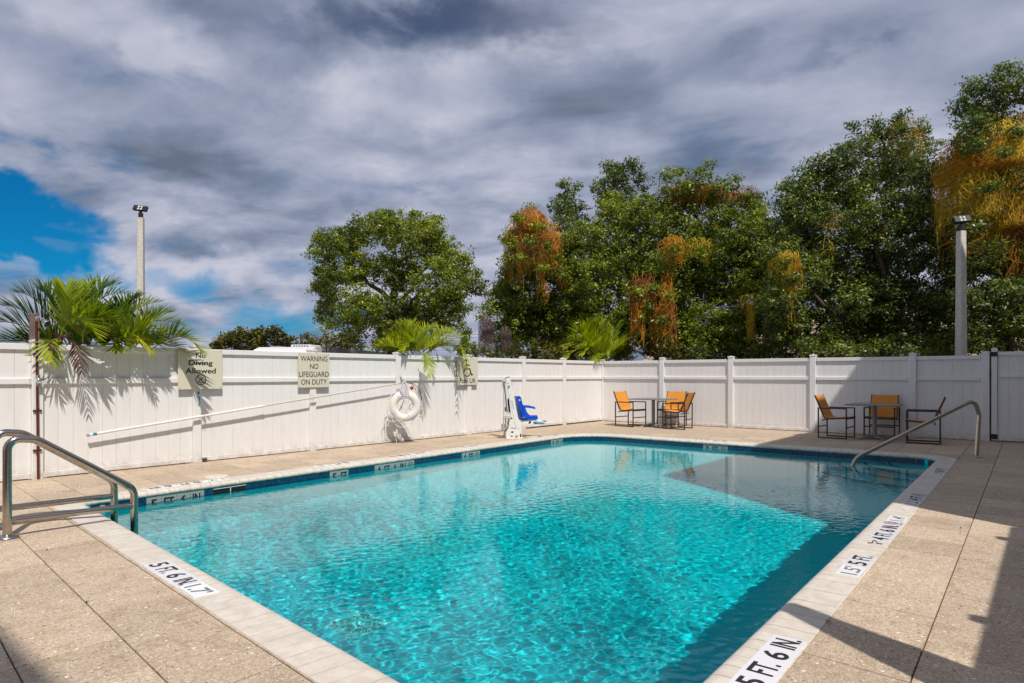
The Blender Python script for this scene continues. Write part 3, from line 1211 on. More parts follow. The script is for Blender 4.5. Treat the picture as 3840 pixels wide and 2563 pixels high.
def build_markers():
    """White letter tiles set in the coping."""
    A, B, Cc, Dd = Q
    T = 0.004

    def marker(label, side, start, items):
        """side: (origin point on outer edge, reading dir, up dir); start = distance along reading dir; items: list of (kind, text, width)."""
        o, rd, ud = side
        base = o + rd * start
        th = thing('depth_marker', label, 'depth marker', (base.x, base.y, 0.0), 0, 'depth markers on the pool coping')
        x = 0.0
        for kind, tx, w in items:
            mb = MB()
            h = 0.172
            fm = frame_mat((base.x + rd.x * x + ud.x * 0.004, base.y + rd.y * x + ud.y * 0.004, 0.0), (rd.x, rd.y, 0), (ud.x, ud.y, 0))
            st = kind == 'S'
            mb.bbox((0.0015, 0.002, 0.0), (w - 0.0015, h, 0.0085 + (0.001 if st else 0)), 0.0015, 0, fm)
            if st:
                fr = 0.0052
                mb.bbox((0.004, 0.004, 0.0096), (w - 0.004, 0.007, 0.0101), 0.0005, 1, fm)
                mb.bbox((0.004, h - 0.006, 0.0096), (w - 0.004, h - 0.004, 0.0101), 0.0005, 1, fm)
            top = mb.build('tile', [M['sticker'] if st else M['tile_white'], M['ink_faded']], th)
            mb = MB()
            cm = fm @ Matrix.Translation((w / 2, h / 2, 0.0105))
            if kind == '@':
                no_diving(mb, 0.060, cm @ Matrix.Translation((0, 0.018, 0)), 0)
                put_text(mb, 'NO DIVING', 0.13, 0.022, cm @ Matrix.Translation((0, -0.062, 0)), 0)
                mb.build('lettering', M['ink_red'], top, world=True)
            else:
                hw = 0.125 if not st else 0.115
                ww = w * 0.78 if len(tx) > 1 else 0.088
                put_text(mb, tx, ww, hw, cm, 0, 0.018)
                mb.build('lettering', M['ink_faded'] if st else M['ink'], top, world=True)
            x += w
    dR = (B - A).normalized()
    right = (A, dR, Vector((-dR.y, dR.x)))
    def su(u): return (u - A.x) / dR.x
    w = 0.183
    marker('nearest 5 FT. 6 IN. tiles on the right coping, cut by the bottom edge', right, su(2.885), [('T', '5', w), ('T', 'FT.', w), ('T', '6', w), ('T', 'IN.', w)])
    marker('faded 1.5 sticker and 5 FT. tiles on the right coping', right, su(5.0), [('S', "1.5'", 0.27), ('T', '5', w), ('T', 'FT.', w)])
    marker('sunlit 4 FT. 6 IN. tiles with red sign and faded 1.4 sticker, right coping', right, su(6.2), [('T', '4', w), ('T', 'FT.', w), ('T', '6', w), ('T', 'IN.', w), ('@', '', w), ('S', "1.4'", 0.31)])
    marker('1.2 4 FT. tiles with red no-diving sign where the building shade begins', right, su(8.15), [('S', '1.2', 0.26), ('T', '4', w), ('T', 'FT.', w), ('@', '', w)])
    marker('0.9 3 FT. tiles with red no-diving sign beside the far right pool corner', right, su(10.87), [('S', '0.9', 0.24), ('T', '3', w), ('T', 'FT.', w), ('@', '', w)])
    dN = (A - Dd).normalized()
    nearl = (Dd, dN, Vector((-dN.y, dN.x)))
    def sv(v): return (Dd.y - v) / -dN.y
    marker('5 FT. 6 IN. tiles with outlined white 1.7 sticker on the near left coping', nearl, sv(5.17), [('T', '5', w), ('T', 'FT.', w), ('T', '6', w), ('T', 'IN.', w), ('S', "1.7'", 0.29)])
    dL = (Dd - Cc).normalized()
    left = (Cc, dL, Vector((-dL.y, dL.x)))
    def sl(u): return (Cc.x - u) / -dL.x
    marker('upside-down 1.7 5 FT. 6 IN. marker beside the round lid, left coping', left, sl(4.28), [('S', "1.7'", 0.30), ('T', '5', w), ('T', 'FT.', w), ('T', '6', w), ('T', 'IN.', w)])
    marker('upside-down 5 FT. 1.5 below the long pole on the left coping', left, sl(6.37), [('T', '5', w), ('T', 'FT.', w), ('S', '1.5', 0.28)])
    marker('upside-down 4 FT. 6 IN. tiles with red sign, left coping below pole', left, sl(8.08), [('T', '4', w), ('T', 'FT.', w), ('T', '6', w), ('T', 'IN.', w), ('@', '', w)])
    marker('upside-down 4 FT. marker on the left coping just past the life ring', left, sl(9.55), [('T', '4', w), ('T', 'FT.', w), ('@', '', w), ('S', '1.2', 0.2)])
    marker('upside-down 3 FT. marker on the left coping just past the pool lift', left, sl(12.45), [('T', '3', w), ('T', 'FT.', w), ('@', '', w)])
    dF = (Cc - B).normalized()
    far = (B, dF, Vector((-dF.y, dF.x)))
    marker('upside-down 3 FT. marker on the far coping in front of the left table', far, (5.24 - 1.215), [('T', '3', w), ('T', 'FT.', w), ('@', '', w), ('S', '0.9', 0.2)])


build_ground()
build_pavers()
build_coping()
build_basin()
build_waterline()
build_markers()
build_water()

# ------------------------------------------------------------------ fences
children = []


def board_mesh(name, h):
    """Unit-wide tongue and groove board, face towards -y."""
    mb = MB()
    mb.bbox((0.008, -0.011, 0), (0.992, 0.011, h), 0.005)
    mb.box((-0.01, -0.004, 0.001), (1.01, 0.009, h - 0.001))
    o = mb.build(name, M['vinyl'])
    me = o.data
    bpy.data.objects.remove(o)
    return me


TOPH = 1.83
BRD_LOW = board_mesh('board', 1.20)
BRD_UP = board_mesh('board', 0.41)


def rot_frame(origin, d):
    """x along the fence, y away from the yard, z up."""
    y = Vector((-d.y, d.x, 0))
    return Matrix(((d.x, y.x, 0, origin.x), (d.y, y.y, 0, origin.y), (0, 0, 1, 0), (0, 0, 0, 1)))


def fence_panel(root, x0, x1, top=TOPH, gap=0.0):
    """Rails, brackets and boards between two posts, in the fence's own frame."""
    dz = top - TOPH
    def rail(z0, z1, name='rail'):
        mb = MB()
        mb.bbox((x0, -0.045, z0), (x1, 0.045, z1), 0.005)
        return mb.build(name, M['vinyl'], root, world=False)
    g = gap
    for (z0, z1) in ((1.748 + dz, 1.83 + dz), (1.286 + dz, 1.364 + dz), (0.012 + g, 0.084 + g)):
        r = rail(z0, z1)
        for xa, xb in ((x0 + 0.001, x0 + 0.042), (x1 - 0.042, x1 - 0.001)):
            mb = MB()
            mb.bbox((xa, -0.049, z0 - 0.003), (xb, 0.02, z1 + 0.003), 0.002, 0)
            for k in range(3):
                zc = z0 + (z1 - z0) * (0.2 + 0.3 * k)
                mb.box(((xa + xb) / 2 - 0.004, -0.0515, zc - 0.004), ((xa + xb) / 2 + 0.004, -0.0485, zc + 0.004), 1)
            mb.build('rail_bracket', [M['bracket'], M['screw']], r, world=False)
    n = max(3, round((x1 - x0) / 0.18))
    w = (x1 - x0) / n
    for i in range(n):
        for me, z in ((BRD_LOW, 0.085 + g), (BRD_UP, 1.352 + dz)):
            o = bpy.data.objects.new('board', me)
            C.objects.link(o)
            o.parent = root
            sz = (1.29 + dz - z) / 1.20 if me is BRD_LOW else 1.0
            o.location = (x0 + i * w, 0.002 + random.uniform(-0.0008, 0.0008), z)
            o.scale = (w, 1, sz)


def fence_post(root, x, hw=0.064, top=1.885, depth=0.064, cap=True):
    mb = MB()
    mb.bbox((x - hw, -depth, -0.04), (x + hw, depth, top - 0.02), 0.006)
    p = mb.build('post', M['vinyl'], root, world=False)
    if cap:
        mb = MB()
        h = hw + 0.009
        d_ = depth + 0.009
        mb.bbox((x - h, -d_, top - 0.03), (x + h, d_, top), 0.003)
        mb.add([(x - h + .008, -d_ + .008, top), (x + h - .008, -d_ + .008, top), (x + h - .008, d_ - .008, top), (x - h + .008, d_ - .008, top), (x, 0, top + 0.016)],
               [(0, 1, 4), (1, 2, 4), (2, 3, 4), (3, 0, 4)])
        mb.build('post_cap', M['bracket'], p, world=False)
    return p


def build_fences():
    # left fence: x runs with +u, its yard face looks to -v
    root = thing('vinyl_fence', 'long white vinyl fence carrying the three signs, left of the pool', 'fence', (0, 10.63, 0))
    posts = [0.52, 2.66, 4.80, 6.93, 8.99, 11.15, 13.22, 15.05]
    for p in posts: fence_post(root, p)
    fence_post(root, 17.13, top=1.885)
    xs = posts + [17.13]
    for a, b in zip(xs[:-1], xs[1:]): fence_panel(root, a + 0.064, b - 0.064, gap=0.02 if a > 13 else 0.0)
    # right fence: x runs with -v, yard face looks to -u
    root = thing('vinyl_fence', 'white vinyl fence with the diagonal building shadow, behind both tables', 'fence', (17.13, 0, 0), -PI / 2)
    posts = [8.61, 6.60, 4.54, 2.42, 1.085]
    for p in posts: fence_post(root, -p, hw=0.068, top=1.905)
    xs = [10.63] + posts
    for a, b in zip(xs[:-1], xs[1:]): fence_panel(root, -a + 0.066, -b - 0.068)
    # gate
    gate = thing('gate', 'white vinyl gate with black hinge plates at the right edge', 'gate', (17.13, 0, 0), -PI / 2)
    mb = MB()
    mb.bbox((-0.985, -0.05, 0.03), (-0.885, 0.04, 1.985), 0.004)
    mb.build('stile', M['vinyl'], gate, world=False)
    mb = MB()
    for z0, z1 in ((1.80, 1.90), (0.05, 0.16)):
        mb.bbox((-0.990, -0.055, z0), (-0.880, 0.0, z1), 0.002)
    mb.build('hinge_plate', M['black'], gate, world=False)
    mb = MB()
    mb.box((-1.012, -0.01, 0.03), (-0.988, 0.02, 1.88))
    mb.build('gap_shade', M['black'], gate, world=False)  # black strip standing in for the shade in the open gap
    mb = MB()
    mb.tube([(-1.0, -0.05, 1.36), (-1.0, -0.05, 1.52)], 0.012, 8)
    mb.build('hinge', M['black'], gate, world=False)
    fence_panel(gate, -0.875, 0.40, top=1.90, gap=0.02)
    fence_post(gate, 0.49, hw=0.068, top=1.92)


build_fences()


def sign_board(label, x0, x1, z0, z1, draw, cat='sign'):
    V0 = 10.545
    th = thing('wall_sign', label, cat, ((x0 + x1) / 2, V0, (z0 + z1) / 2))
    w, h = x1 - x0, z1 - z0
    mb = MB()
    mb.bbox((-w / 2, -0.003, -h / 2), (w / 2, 0.003, h / 2), 0.001)
    mb.build('board', M['sign'], th, world=False)
    mb = MB()
    for sx in (-1, 1):
        for sz in (-1, 1):
            mb.lathe([(0.0, 0.003), (0.006, 0.0025), (0.0065, 0)], 10, frame_mat((sx * (w / 2 - 0.025), -0.003, sz * (h / 2 - 0.022)), (1, 0, 0), (0, 0, 1)))
    mb.build('screw', M['screw'], th, world=False)
    mb = MB()
    draw(mb, frame_mat((0, -0.0042, 0), (1, 0, 0), (0, 0, 1)))
    mb.build('lettering', M['ink'], th, world=False)
    # spacers hold it off the rail
    mb = MB()
    for z in (h / 2 - 0.05, -h / 2 + 0.12):
        mb.box((-0.03, 0.0035, z - 0.02), (0.03, 0.021, z + 0.02))
    mb.build('spacer', M['bracket'], th, world=False)
    return th


def T_(x, y): return Matrix.Translation((x, y, 0))


def draw1(mb, fm):
    put_text(mb, 'No', 0.16, 0.078, fm @ T_(0.0, 0.225), 0, 0.02)
    put_text(mb, 'Diving', 0.385, 0.105, fm @ T_(0.0, 0.095), 0, 0.02)
    put_text(mb, 'Allowed', 0.49, 0.088, fm @ T_(0.0, -0.022), 0, 0.02)
    no_diving(mb, 0.088, fm @ T_(0.0, -0.165))


def draw2(mb, fm):
    put_text(mb, 'WARNING', 0.57, 0.098, fm @ T_(0, 0.215), 0, 0.008)
    put_text(mb, 'NO', 0.18, 0.098, fm @ T_(0, 0.072), 0, 0.008)
    put_text(mb, 'LIFEGUARD', 0.635, 0.098, fm @ T_(0, -0.073), 0, 0.008)
    put_text(mb, 'ON DUTY', 0.55, 0.098, fm @ T_(0, -0.218), 0, 0.008)


def draw3(mb, fm):
    put_text(mb, 'Pool Lift', 0.53, 0.115, fm @ T_(0.0, -0.215), 0, 0.012)
    # wheelchair symbol
    def band(pts, wd):
        for a, b in zip(pts[:-1], pts[1:]):
            a, b = Vector((*a, 0)), Vector((*b, 0))
            d = (b - a).normalized()
            nrm = Vector((-d.y, d.x, 0)) * wd / 2
            e = d * wd * 0.25
            mb.add([fm @ q for q in (a - e - nrm, b + e - nrm, b + e + nrm, a - e + nrm)], [(0, 1, 2, 3)])
    cx, cy, r = -0.02, -0.01, 0.105
    band([(cx + r * math.cos(a), cy + r * math.sin(a)) for a in np.linspace(math.radians(120), math.radians(375), 22)], 0.024)
    band([(-0.045, 0.235), (-0.03, 0.06), (0.075, 0.055), (0.125, -0.085), (0.165, -0.070)], 0.034)
    band([(-0.03, 0.145), (0.075, 0.145)], 0.028)
    mb.add([fm @ Vector((-0.05 + 0.036 * math.cos(a), 0.272 + 0.036 * math.sin(a), 0)) for a in np.linspace(0, 2 * PI, 17)[:-1]], [tuple(range(16))])


sign_board('cream sign reading No Diving Allowed with crossed-out diver, under the palm fronds', 4.485, 5.195, 1.182, 1.815, draw1)
sign_board('cream sign reading WARNING NO LIFEGUARD ON DUTY on the left fence', 6.60, 7.262, 1.18, 1.813, draw2)
sign_board('cream Pool Lift sign with wheelchair symbol beside the middle palm', 10.705, 11.405, 1.176, 1.813, draw3)

# ------------------------------------------------------------------ things on the left fence


def smooth_path(pts, n=6, closed=False):
    """Catmull-Rom through points."""
    P = [Vector(p) for p in pts]
    out = []
    N = len(P)
    rngi = range(N) if closed else range(N - 1)
    for i in rngi:
        if closed:
            p0, p1, p2, p3 = P[i - 1], P[i], P[(i + 1) % N], P[(i + 2) % N]
        else:
            p0, p1, p2, p3 = P[max(i - 1, 0)], P[i], P[i + 1], P[min(i + 2, N - 1)]
        for k in range(n):
            t = k / n
            out.append(0.5 * ((2 * p1) + (p2 - p0) * t + (2 * p0 - 5 * p1 + 4 * p2 - p3) * t * t + (3 * p1 - p0 - 3 * p2 + p3) * t ** 3))
    if not closed: out.append(P[-1])
    return out


def fillet(pts, r, n=7):
    """Polyline with rounded corners; r one radius or a list for inner corners."""
    P = [Vector(p) for p in pts]
    out = [P[0]]
    for i in range(1, len(P) - 1):
        rr = r[i - 1] if isinstance(r, (list, tuple)) else r
        a, b, c = P[i - 1], P[i], P[i + 1]
        d1, d2 = (a - b).normalized(), (c - b).normalized()
        ang = d1.angle(d2)
        tl = min(rr / math.tan(ang / 2), (a - b).length * 0.48, (c - b).length * 0.48)
        r_ = tl * math.tan(ang / 2)
        cen = b + (d1 + d2).normalized() * (r_ / math.sin(ang / 2))
        s, e = b + d1 * tl, b + d2 * tl
        v0, v1 = (s - cen), (e - cen)
        om = v0.angle(v1) if v0.length > 1e-6 else 0
        for k in range(n + 1):
            t = k / n
            v = v0.lerp(v1, t) if om < 1e-3 else (v0 * math.sin((1 - t) * om) + v1 * math.sin(t * om)) / math.sin(om)
            out.append(cen + v)
    out.append(P[-1])
    return out


def build_pole():
    a = on_v(328, 1633, 10.520)
    b = on_v(1502, 1438, 10.475)
    th = thing('telescopic_pole', 'long white telescopic pole hung slanting along the left fence', 'pole', tuple(a))
    d = b - a
    mb = MB()
    mb.tube([a, a + d * 0.46], 0.0195, 14)
    mb.build('outer_tube', M['lift_white'], th)
    mb = MB()
    mb.tube([a + d * 0.46, b], 0.0145, 12)
    mb.build('inner_tube', M['lift_cream'], th)
    mb = MB()
    mb.tube([a + d * 0.455, a + d * 0.468], 0.023, 14)
    mb.build('clamp', M['bracket'], th)
    mb = MB()
    mb.tube([a + d * 0.0115, a + d * 0.020], 0.0206, 14)
    mb.build('tape', M['teal'], th)
    mb = MB()
    mb.tube([a - d * 0.001, a + d * 0.004], 0.0215, 14)
    mb.build('end_cap', M['lift_grey'], th)
    # hooks on the posts that carry it
    for px, py in ((758, 1559), (1171, 1490)):
        q = on_v(px, py, 10.50)
        s = (q.x - a.x) / d.x
        q = a + d * s
        th2 = thing('pole_hook', 'thin wire loop holding the slanting pole at the %s sign' % ('No Diving' if px < 1000 else 'WARNING'), 'hook', (q.x, 10.566, q.z))
        mb = MB()
        mb.tube(smooth_path([(q.x, 10.566, q.z + 0.05), (q.x + 0.02, 10.50, q.z + 0.045), (q.x + 0.03, 10.47, q.z), (q.x, 10.50, q.z - 0.035), (q.x - 0.02, 10.55, q.z - 0.02), (q.x - 0.02, 10.566, q.z - 0.05)]), 0.0025, 5)
        mb.build('wire', M['steel_disc'], th2)
    # blue-green remnants of tape on the post under the first sign
    th = thing('cleat', 'small teal cleat screwed to the post under the No Diving sign', 'cleat', (4.80, 10.56, 1.08))
    mb = MB()
    q = on_v(745, 1503, 10.555)
    mb.tube(smooth_path([(q.x - 0.01, 10.555, q.z + 0.065), (q.x + 0.012, 10.540, q.z + 0.04), (q.x - 0.006, 10.535, q.z), (q.x + 0.012, 10.540, q.z - 0.04), (q.x - 0.004, 10.555, q.z - 0.065)]), 0.008, 7)
    mb.build('horns', M['teal'], th)
    mb = MB()
    mb.box((q.x - 0.012, 10.552, q.z + 0.10), (q.x + 0.012, 10.566, q.z + 0.145))
    mb.build('plate', M['teal'], th)


build_pole()


def build_ring():
    Y = 13.26
    c = at(1519, 1523, Y)
    nrm = (Vector((0, 0, CAM_H)) - c)
    nrm.z = 0
    nrm.normalize()
    side = Vector((-nrm.y, nrm.x, 0))       # to the viewer's right
    if side.dot(RT) < 0: side = -side
    up = Vector((0, 0, 1))
    fm = frame_mat(c, side, up)
    R, r = 0.237, 0.083
    th = thing('life_ring', 'white foam life ring hung on the fence post with tangled rope', 'life ring', tuple(c))
    mb = MB()
    pts = [fm @ Vector((R * math.cos(a), R * math.sin(a), 0)) for a in np.linspace(0, 2 * PI, 49)[:-1]]
    mb.tube(pts, r, 18, closed=True)
    mb.build('foam_ring', M['ring'], th)
    for a in (math.radians(118), math.radians(22), math.radians(-58), math.radians(-152)):
        mb = MB()
        prof = []
        seg = 20
        v, f = [], []
        for da in (-0.16, 0.16):
            ca, sa = math.cos(a + da), math.sin(a + da)
            for k in range(seg):
                b = 2 * PI * k / seg
                rr = R + (r + 0.003) * math.cos(b)
                v.append(fm @ Vector((rr * ca, rr * sa, (r + 0.003) * math.sin(b))))
        for k in range(seg): f.append((k, (k + 1) % seg, seg + (k + 1) % seg, seg + k))
        mb.add(v, f, 0, True)
        mb.build('strap', M['strap'], th)
    # grab line sagging between the straps
    mb = MB()
    stops = [118, 22, -58, -152, -242]
    line = []
    for i in range(4):
        a0, a1 = math.radians(stops[i]), math.radians(stops[i + 1])
        for k in range(5):
            t = k / 5
            a = a0 + (a1 - a0) * t
            out = R + r + 0.005 + math.sin(PI * t) * 0.05
            sag = -0.07 * math.sin(PI * t) if i in (1, 2) else 0
            line.append(fm @ Vector((out * math.cos(a), out * math.sin(a) + sag, 0.02)))
    mb.tube(smooth_path(line, 4, True), 0.0065, 6, closed=True)
    mb.build('grab_line', M['rope'], th)
    # hanging rope coil
    hook = fm @ Vector((-0.02, 0.50, 0.03))
    rp = thing('rope_coil', 'coiled pale lilac throw rope hanging over the life ring', 'rope', tuple(hook))
    mb = MB()
    rg = random.Random(4)
    pts = []
    for k in range(17):
        w = rg.uniform(0.02, 0.075)
        L = rg.uniform(0.22, 0.33)
        ox = rg.uniform(-0.02, 0.035)
        z = rg.uniform(0.09, 0.14)
        for (x, y) in ((-w * 0.3, -0.02), (-w, -L * 0.5), (-w * 0.7 + ox, -L * 0.92), (ox, -L), (w * 0.8 + ox, -L * 0.88), (w, -L * 0.45), (w * 0.3, -0.01)):
            pts.append(hook + side * (x + rg.uniform(-.008, .008)) + up * (y + rg.uniform(-.01, .01)) + nrm * (z - 0.07 + rg.uniform(-.012, .012)))
    mb.tube(smooth_path(pts, 4), 0.0055, 5)
    mb.build('coil', M['rope'], rp)
    mb = MB()
    for k in range(4):
        x0 = rg.uniform(-0.03, 0.05)
        pts = [hook + side * x0 + up * -0.27 + nrm * 0.06]
        y = -0.27
        x = x0
        while y > -0.52 - 0.05 * k:
            y -= 0.055
            x += rg.uniform(-0.045, 0.045)
            pts.append(hook + side * x + up * y + nrm * (0.05 + rg.uniform(-.02, .03)))
        mb.tube(smooth_path(pts, 4), 0.0055, 5)
    mb.build('loose_ends', M['rope'], rp)
    # long loops drooping below the ring
    mb = MB()
    def loop(pl):
        mb.tube(smooth_path([fm @ Vector((x, y, z)) for x, y, z in pl], 6), 0.006, 6)
    loop([(-0.14, 0.33, 0.0), (-0.30, 0.18, -0.02), (-0.36, -0.05, 0.02), (-0.33, -0.14, 0.03), (-0.20, -0.12, 0.09), (-0.17, -0.25, 0.08), (-0.05, -0.38, 0.06), (0.03, -0.43, 0.05), (0.13, -0.34, 0.0)])
    loop([(-0.36, -0.07, 0.0), (-0.42, -0.22, 0.0), (-0.41, -0.36, 0.0), (-0.33, -0.39, 0.0), (-0.36, -0.20, 0.0), (-0.35, -0.02, 0.0)])
    loop([(0.24, -0.24, 0.02), (0.29, -0.36, 0.0), (0.31, -0.56, -0.02), (0.28, -0.66, -0.04), (0.22, -0.63, -0.05)])
    loop([(0.30, -0.05, 0.02), (0.36, -0.08, 0.02), (0.37, -0.16, 0.0), (0.31, -0.20, 0.0), (0.24, -0.20, 0.03)])
    loop([(-0.36, -0.22, 0.0), (-0.30, -0.31, 0.02), (-0.18, -0.30, 0.06), (-0.05, -0.28, 0.07)])
    loop([(-0.20, -0.55, -0.04), (-0.18, -0.70, -0.05), (-0.17, -0.78, -0.05), (-0.12, -0.81, -0.03), (-0.08, -0.83, -0.03)])
    mb.build('drooping_loops', M['rope'], rp)
    hk = thing('hook', 'grey metal hook on the post above the life ring', 'hook', tuple(hook))
    mb = MB()
    b = on_v(1503, 1430, 10.56)
    mb.beam((b.x, 10.565, b.z + 0.09), (b.x, 10.50, b.z - 0.02), 0.03, 0.02)
    mb.tube(smooth_path([(b.x, 10.50, b.z - 0.02), (b.x + 0.02, 10.40, b.z - 0.03), tuple(hook + up * 0.0 - nrm * 0.02), tuple(hook + up * 0.035 + nrm * 0.05)]), 0.010, 8)
    mb.build('bracket', M['rv_grey'], hk)
    hs = thing('hose', 'two thin black hose arcs with a red tag above the life ring', 'hose', tuple(hook))
    mb = MB()
    for pl in ([(0.05, 0.465, 0.03), (0.13, 0.45, 0.02), (0.20, 0.36, 0.02), (0.23, 0.26, 0.02)], [(0.05, 0.47, 0.0), (0.17, 0.45, 0.0), (0.29, 0.33, 0.0), (0.325, 0.18, 0.0), (0.33, 0.10, 0.0)], [(0.16, -0.09, -0.05), (0.09, -0.06, -0.02), (0.10, 0.02, 0.0), (0.16, 0.05, -0.03)]):
        mb.tube(smooth_path([fm @ Vector(q) for q in pl], 6), 0.0055, 6)
    mb.build('tube', M['rubber'], hs)
    mb = MB()
    mb.bbox((0.10, 0.34, 0.02), (0.165, 0.41, 0.035), 0.004, 0, fm @ Matrix.Rotation(0.5, 4, 'Z') @ Matrix.Translation((0.16, -0.12, 0)))
    mb.build('tag', M['red'], hs)


build_ring()


def build_shower():
    base = on_v(143, 1803, 10.535)
    th = thing('outdoor_shower', 'outdoor shower with rusty copper pipe up the first fence post', 'shower', (base.x, 10.535, 0))
    top = on_v(140, 1205, 10.535)
    mb = MB()
    mb.tube([(base.x, 10.53, 0.0), (top.x - 0.012, 10.53, top.z)], 0.0155, 12)
    mb.build('pipe', M['copper'], th)
    for py in (1100 + 0, ):
        pass
    for y_ in (1328, 1541, 1690):
        q = on_v(142, y_, 10.53)
        mb = MB()
        mb.bbox((q.x - 0.05, 10.54, q.z - 0.012), (q.x + 0.05, 10.566, q.z + 0.012), 0.003)
        mb.tube([(q.x - 0.012, 10.53, q.z - 0.013), (q.x - 0.012, 10.53, q.z + 0.013)], 0.019, 10)
        mb.build('pipe_clip', M['copper'], th)
    q = on_v(144, 1428, 10.52)
    mb = MB()
    mb.lathe([(0.0, 0.05), (0.02, 0.048), (0.034, 0.036), (0.04, 0.015), (0.03, -0.005), (0.03, -0.03)], 18, frame_mat((q.x, 10.50, q.z), (1, 0, 0), (0, 0, 1)))
    mb.tube([(q.x, 10.515, q.z - 0.08), (q.x, 10.515, q.z - 0.03)], 0.022, 12)
    mb.tube([(q.x, 10.515, q.z + 0.03), (q.x, 10.515, q.z + 0.075)], 0.022, 12)
    v = mb.build('valve', M['chrome'], th)
    mb = MB()
    mb.tube([(q.x + 0.02, 10.47, q.z + 0.005), (q.x + 0.11, 10.46, q.z + 0.045)], 0.006, 8)
    mb.build('lever', M['rubber'], v)
    # shower arm and head
    a = on_v(134, 1193, 10.60)
    h = on_v(176, 1214, 10.42)
    mb = MB()
    arm = smooth_path([(a.x, 10.61, a.z), (a.x + 0.03, 10.57, a.z + 0.012), (a.x + 0.08, 10.51, a.z - 0.03), (h.x - 0.02, 10.46, h.z + 0.025)], 6)
    mb.tube(arm, 0.012, 12)
    mb.build('shower_arm', M['chrome'], th)
    d = Vector((0.45, -0.65, -0.62)).normalized()
    mb = MB()
    x = d.orthogonal().normalized()
    fm = frame_mat((h.x, 10.44, h.z + 0.005), x, d.cross(x))
    mb.lathe([(0.012, -0.05), (0.022, -0.03), (0.05, 0.0), (0.053, 0.012), (0.046, 0.016)], 20, fm)
    mb.build('shower_head', M['chrome'], th)
    mb = MB()
    mb.lathe([(0.046, 0.0155), (0.02, 0.013), (0.0, 0.013)], 20, fm)
    mb.build('spray_face', M['rubber'], th)
    # weathered board behind
    q0, q1 = on_v(115, 1290, 10.66), on_v(152, 1176, 10.66)
    b = thing('wooden_post', 'weathered purple-grey wooden post behind the shower head', 'post', (q0.x, 10.72, 0))
    mb = MB()
    mb.bbox((q0.x, 10.70, 0.0), (q1.x, 10.745, q1.z), 0.004)
    mb.build('plank', M['old_wood'], b)


build_shower()

# ------------------------------------------------------------------ handrails


def base_disc(mb, x, y):
    mb.lathe([(0.088, 0.0), (0.088, 0.008), (0.075, 0.016), (0.045, 0.026), (0.036, 0.03)], 28, Matrix.Translation((x, y, 0.004)))


def build_rails():
    R = 0.034

    def near_rail(v0, pxs, label, bar):
        P = [on_v(x, y, v0) for x, y in pxs]
        P[0].z = 0.0
        P[-1] = Vector((P[-2].x + 0.005, v0, -0.75))
        th = thing('handrail', label, 'handrail', (P[0].x, v0, 0), 0, 'stainless steel pool entry rails')
        mb = MB()
        mb.tube(fillet(P, [0.21, 0.16, 0.13], 9), R, 18)
        mb.build('rail', M['steel'], th)
        mb = MB()
        a, b = [on_v(x, y, v0) for x, y in bar]
        mb.tube([a, b], R * 0.88, 16)
        mb.build('lower_bar', M['steel'], th)
        mb = MB()
        base_disc(mb, P[0].x, v0)
        mb.build('base_flange', M['steel_disc'], th)
    near_rail(6.94, [(27, 2019), (27.5, 1645), (135, 1648), (503, 1834), (507, 2000)], 'front steel handrail in the bottom left corner, flanged to the deck', [(32, 1954), (506, 1897)])
    near_rail(7.42, [(-28, 1989), (-25, 1621), (85, 1626), (428, 1806), (433, 1950)], 'rear steel handrail partly hidden by the front one at the left edge', [(-25, 1912), (432, 1860)])
    # right rail runs diagonally down to the corner steps
    b0 = at(3661, 1716, 1.41 * F / (1716 - 1407))
    b0.z = 0
    e0 = at(3191, 1746, 1.545 * F / (1746 - 1407))
    e0.z = -0.137
    d = (e0 - b0)
    d.z = 0
    d.normalize()
    nn = Vector((-d.y, d.x, 0))

    def onp(px, py):
        a = at(px, py, 1.0) - Vector((0, 0, CAM_H))
        cam0 = Vector((0, 0, CAM_H))
        t = (b0 - cam0).dot(nn) / a.dot(nn)
        return cam0 + a * t
    th = thing('handrail', 'single sloping steel handrail over the shaded far right steps', 'handrail', tuple(b0), 0, 'stainless steel pool entry rails')
    mb = MB()
    P = [b0.copy(), onp(3672, 1556), onp(3655, 1499), onp(3212, 1716), onp(3190, 1760)]
    tail = P[-1] + (P[-1] - P[-2]).normalized() * 0.02
    P.append(Vector((tail.x, tail.y, -0.55)))
    mb.tube(fillet(P, [0.20, 0.20, 0.22, 0.1], 9), R, 18)
    mb.build('rail', M['steel'], th)
    mb = MB()
    base_disc(mb, b0.x, b0.y)
    mb.build('base_flange', M['steel_disc'], th)


build_rails()

# ------------------------------------------------------------------ chairs and tables


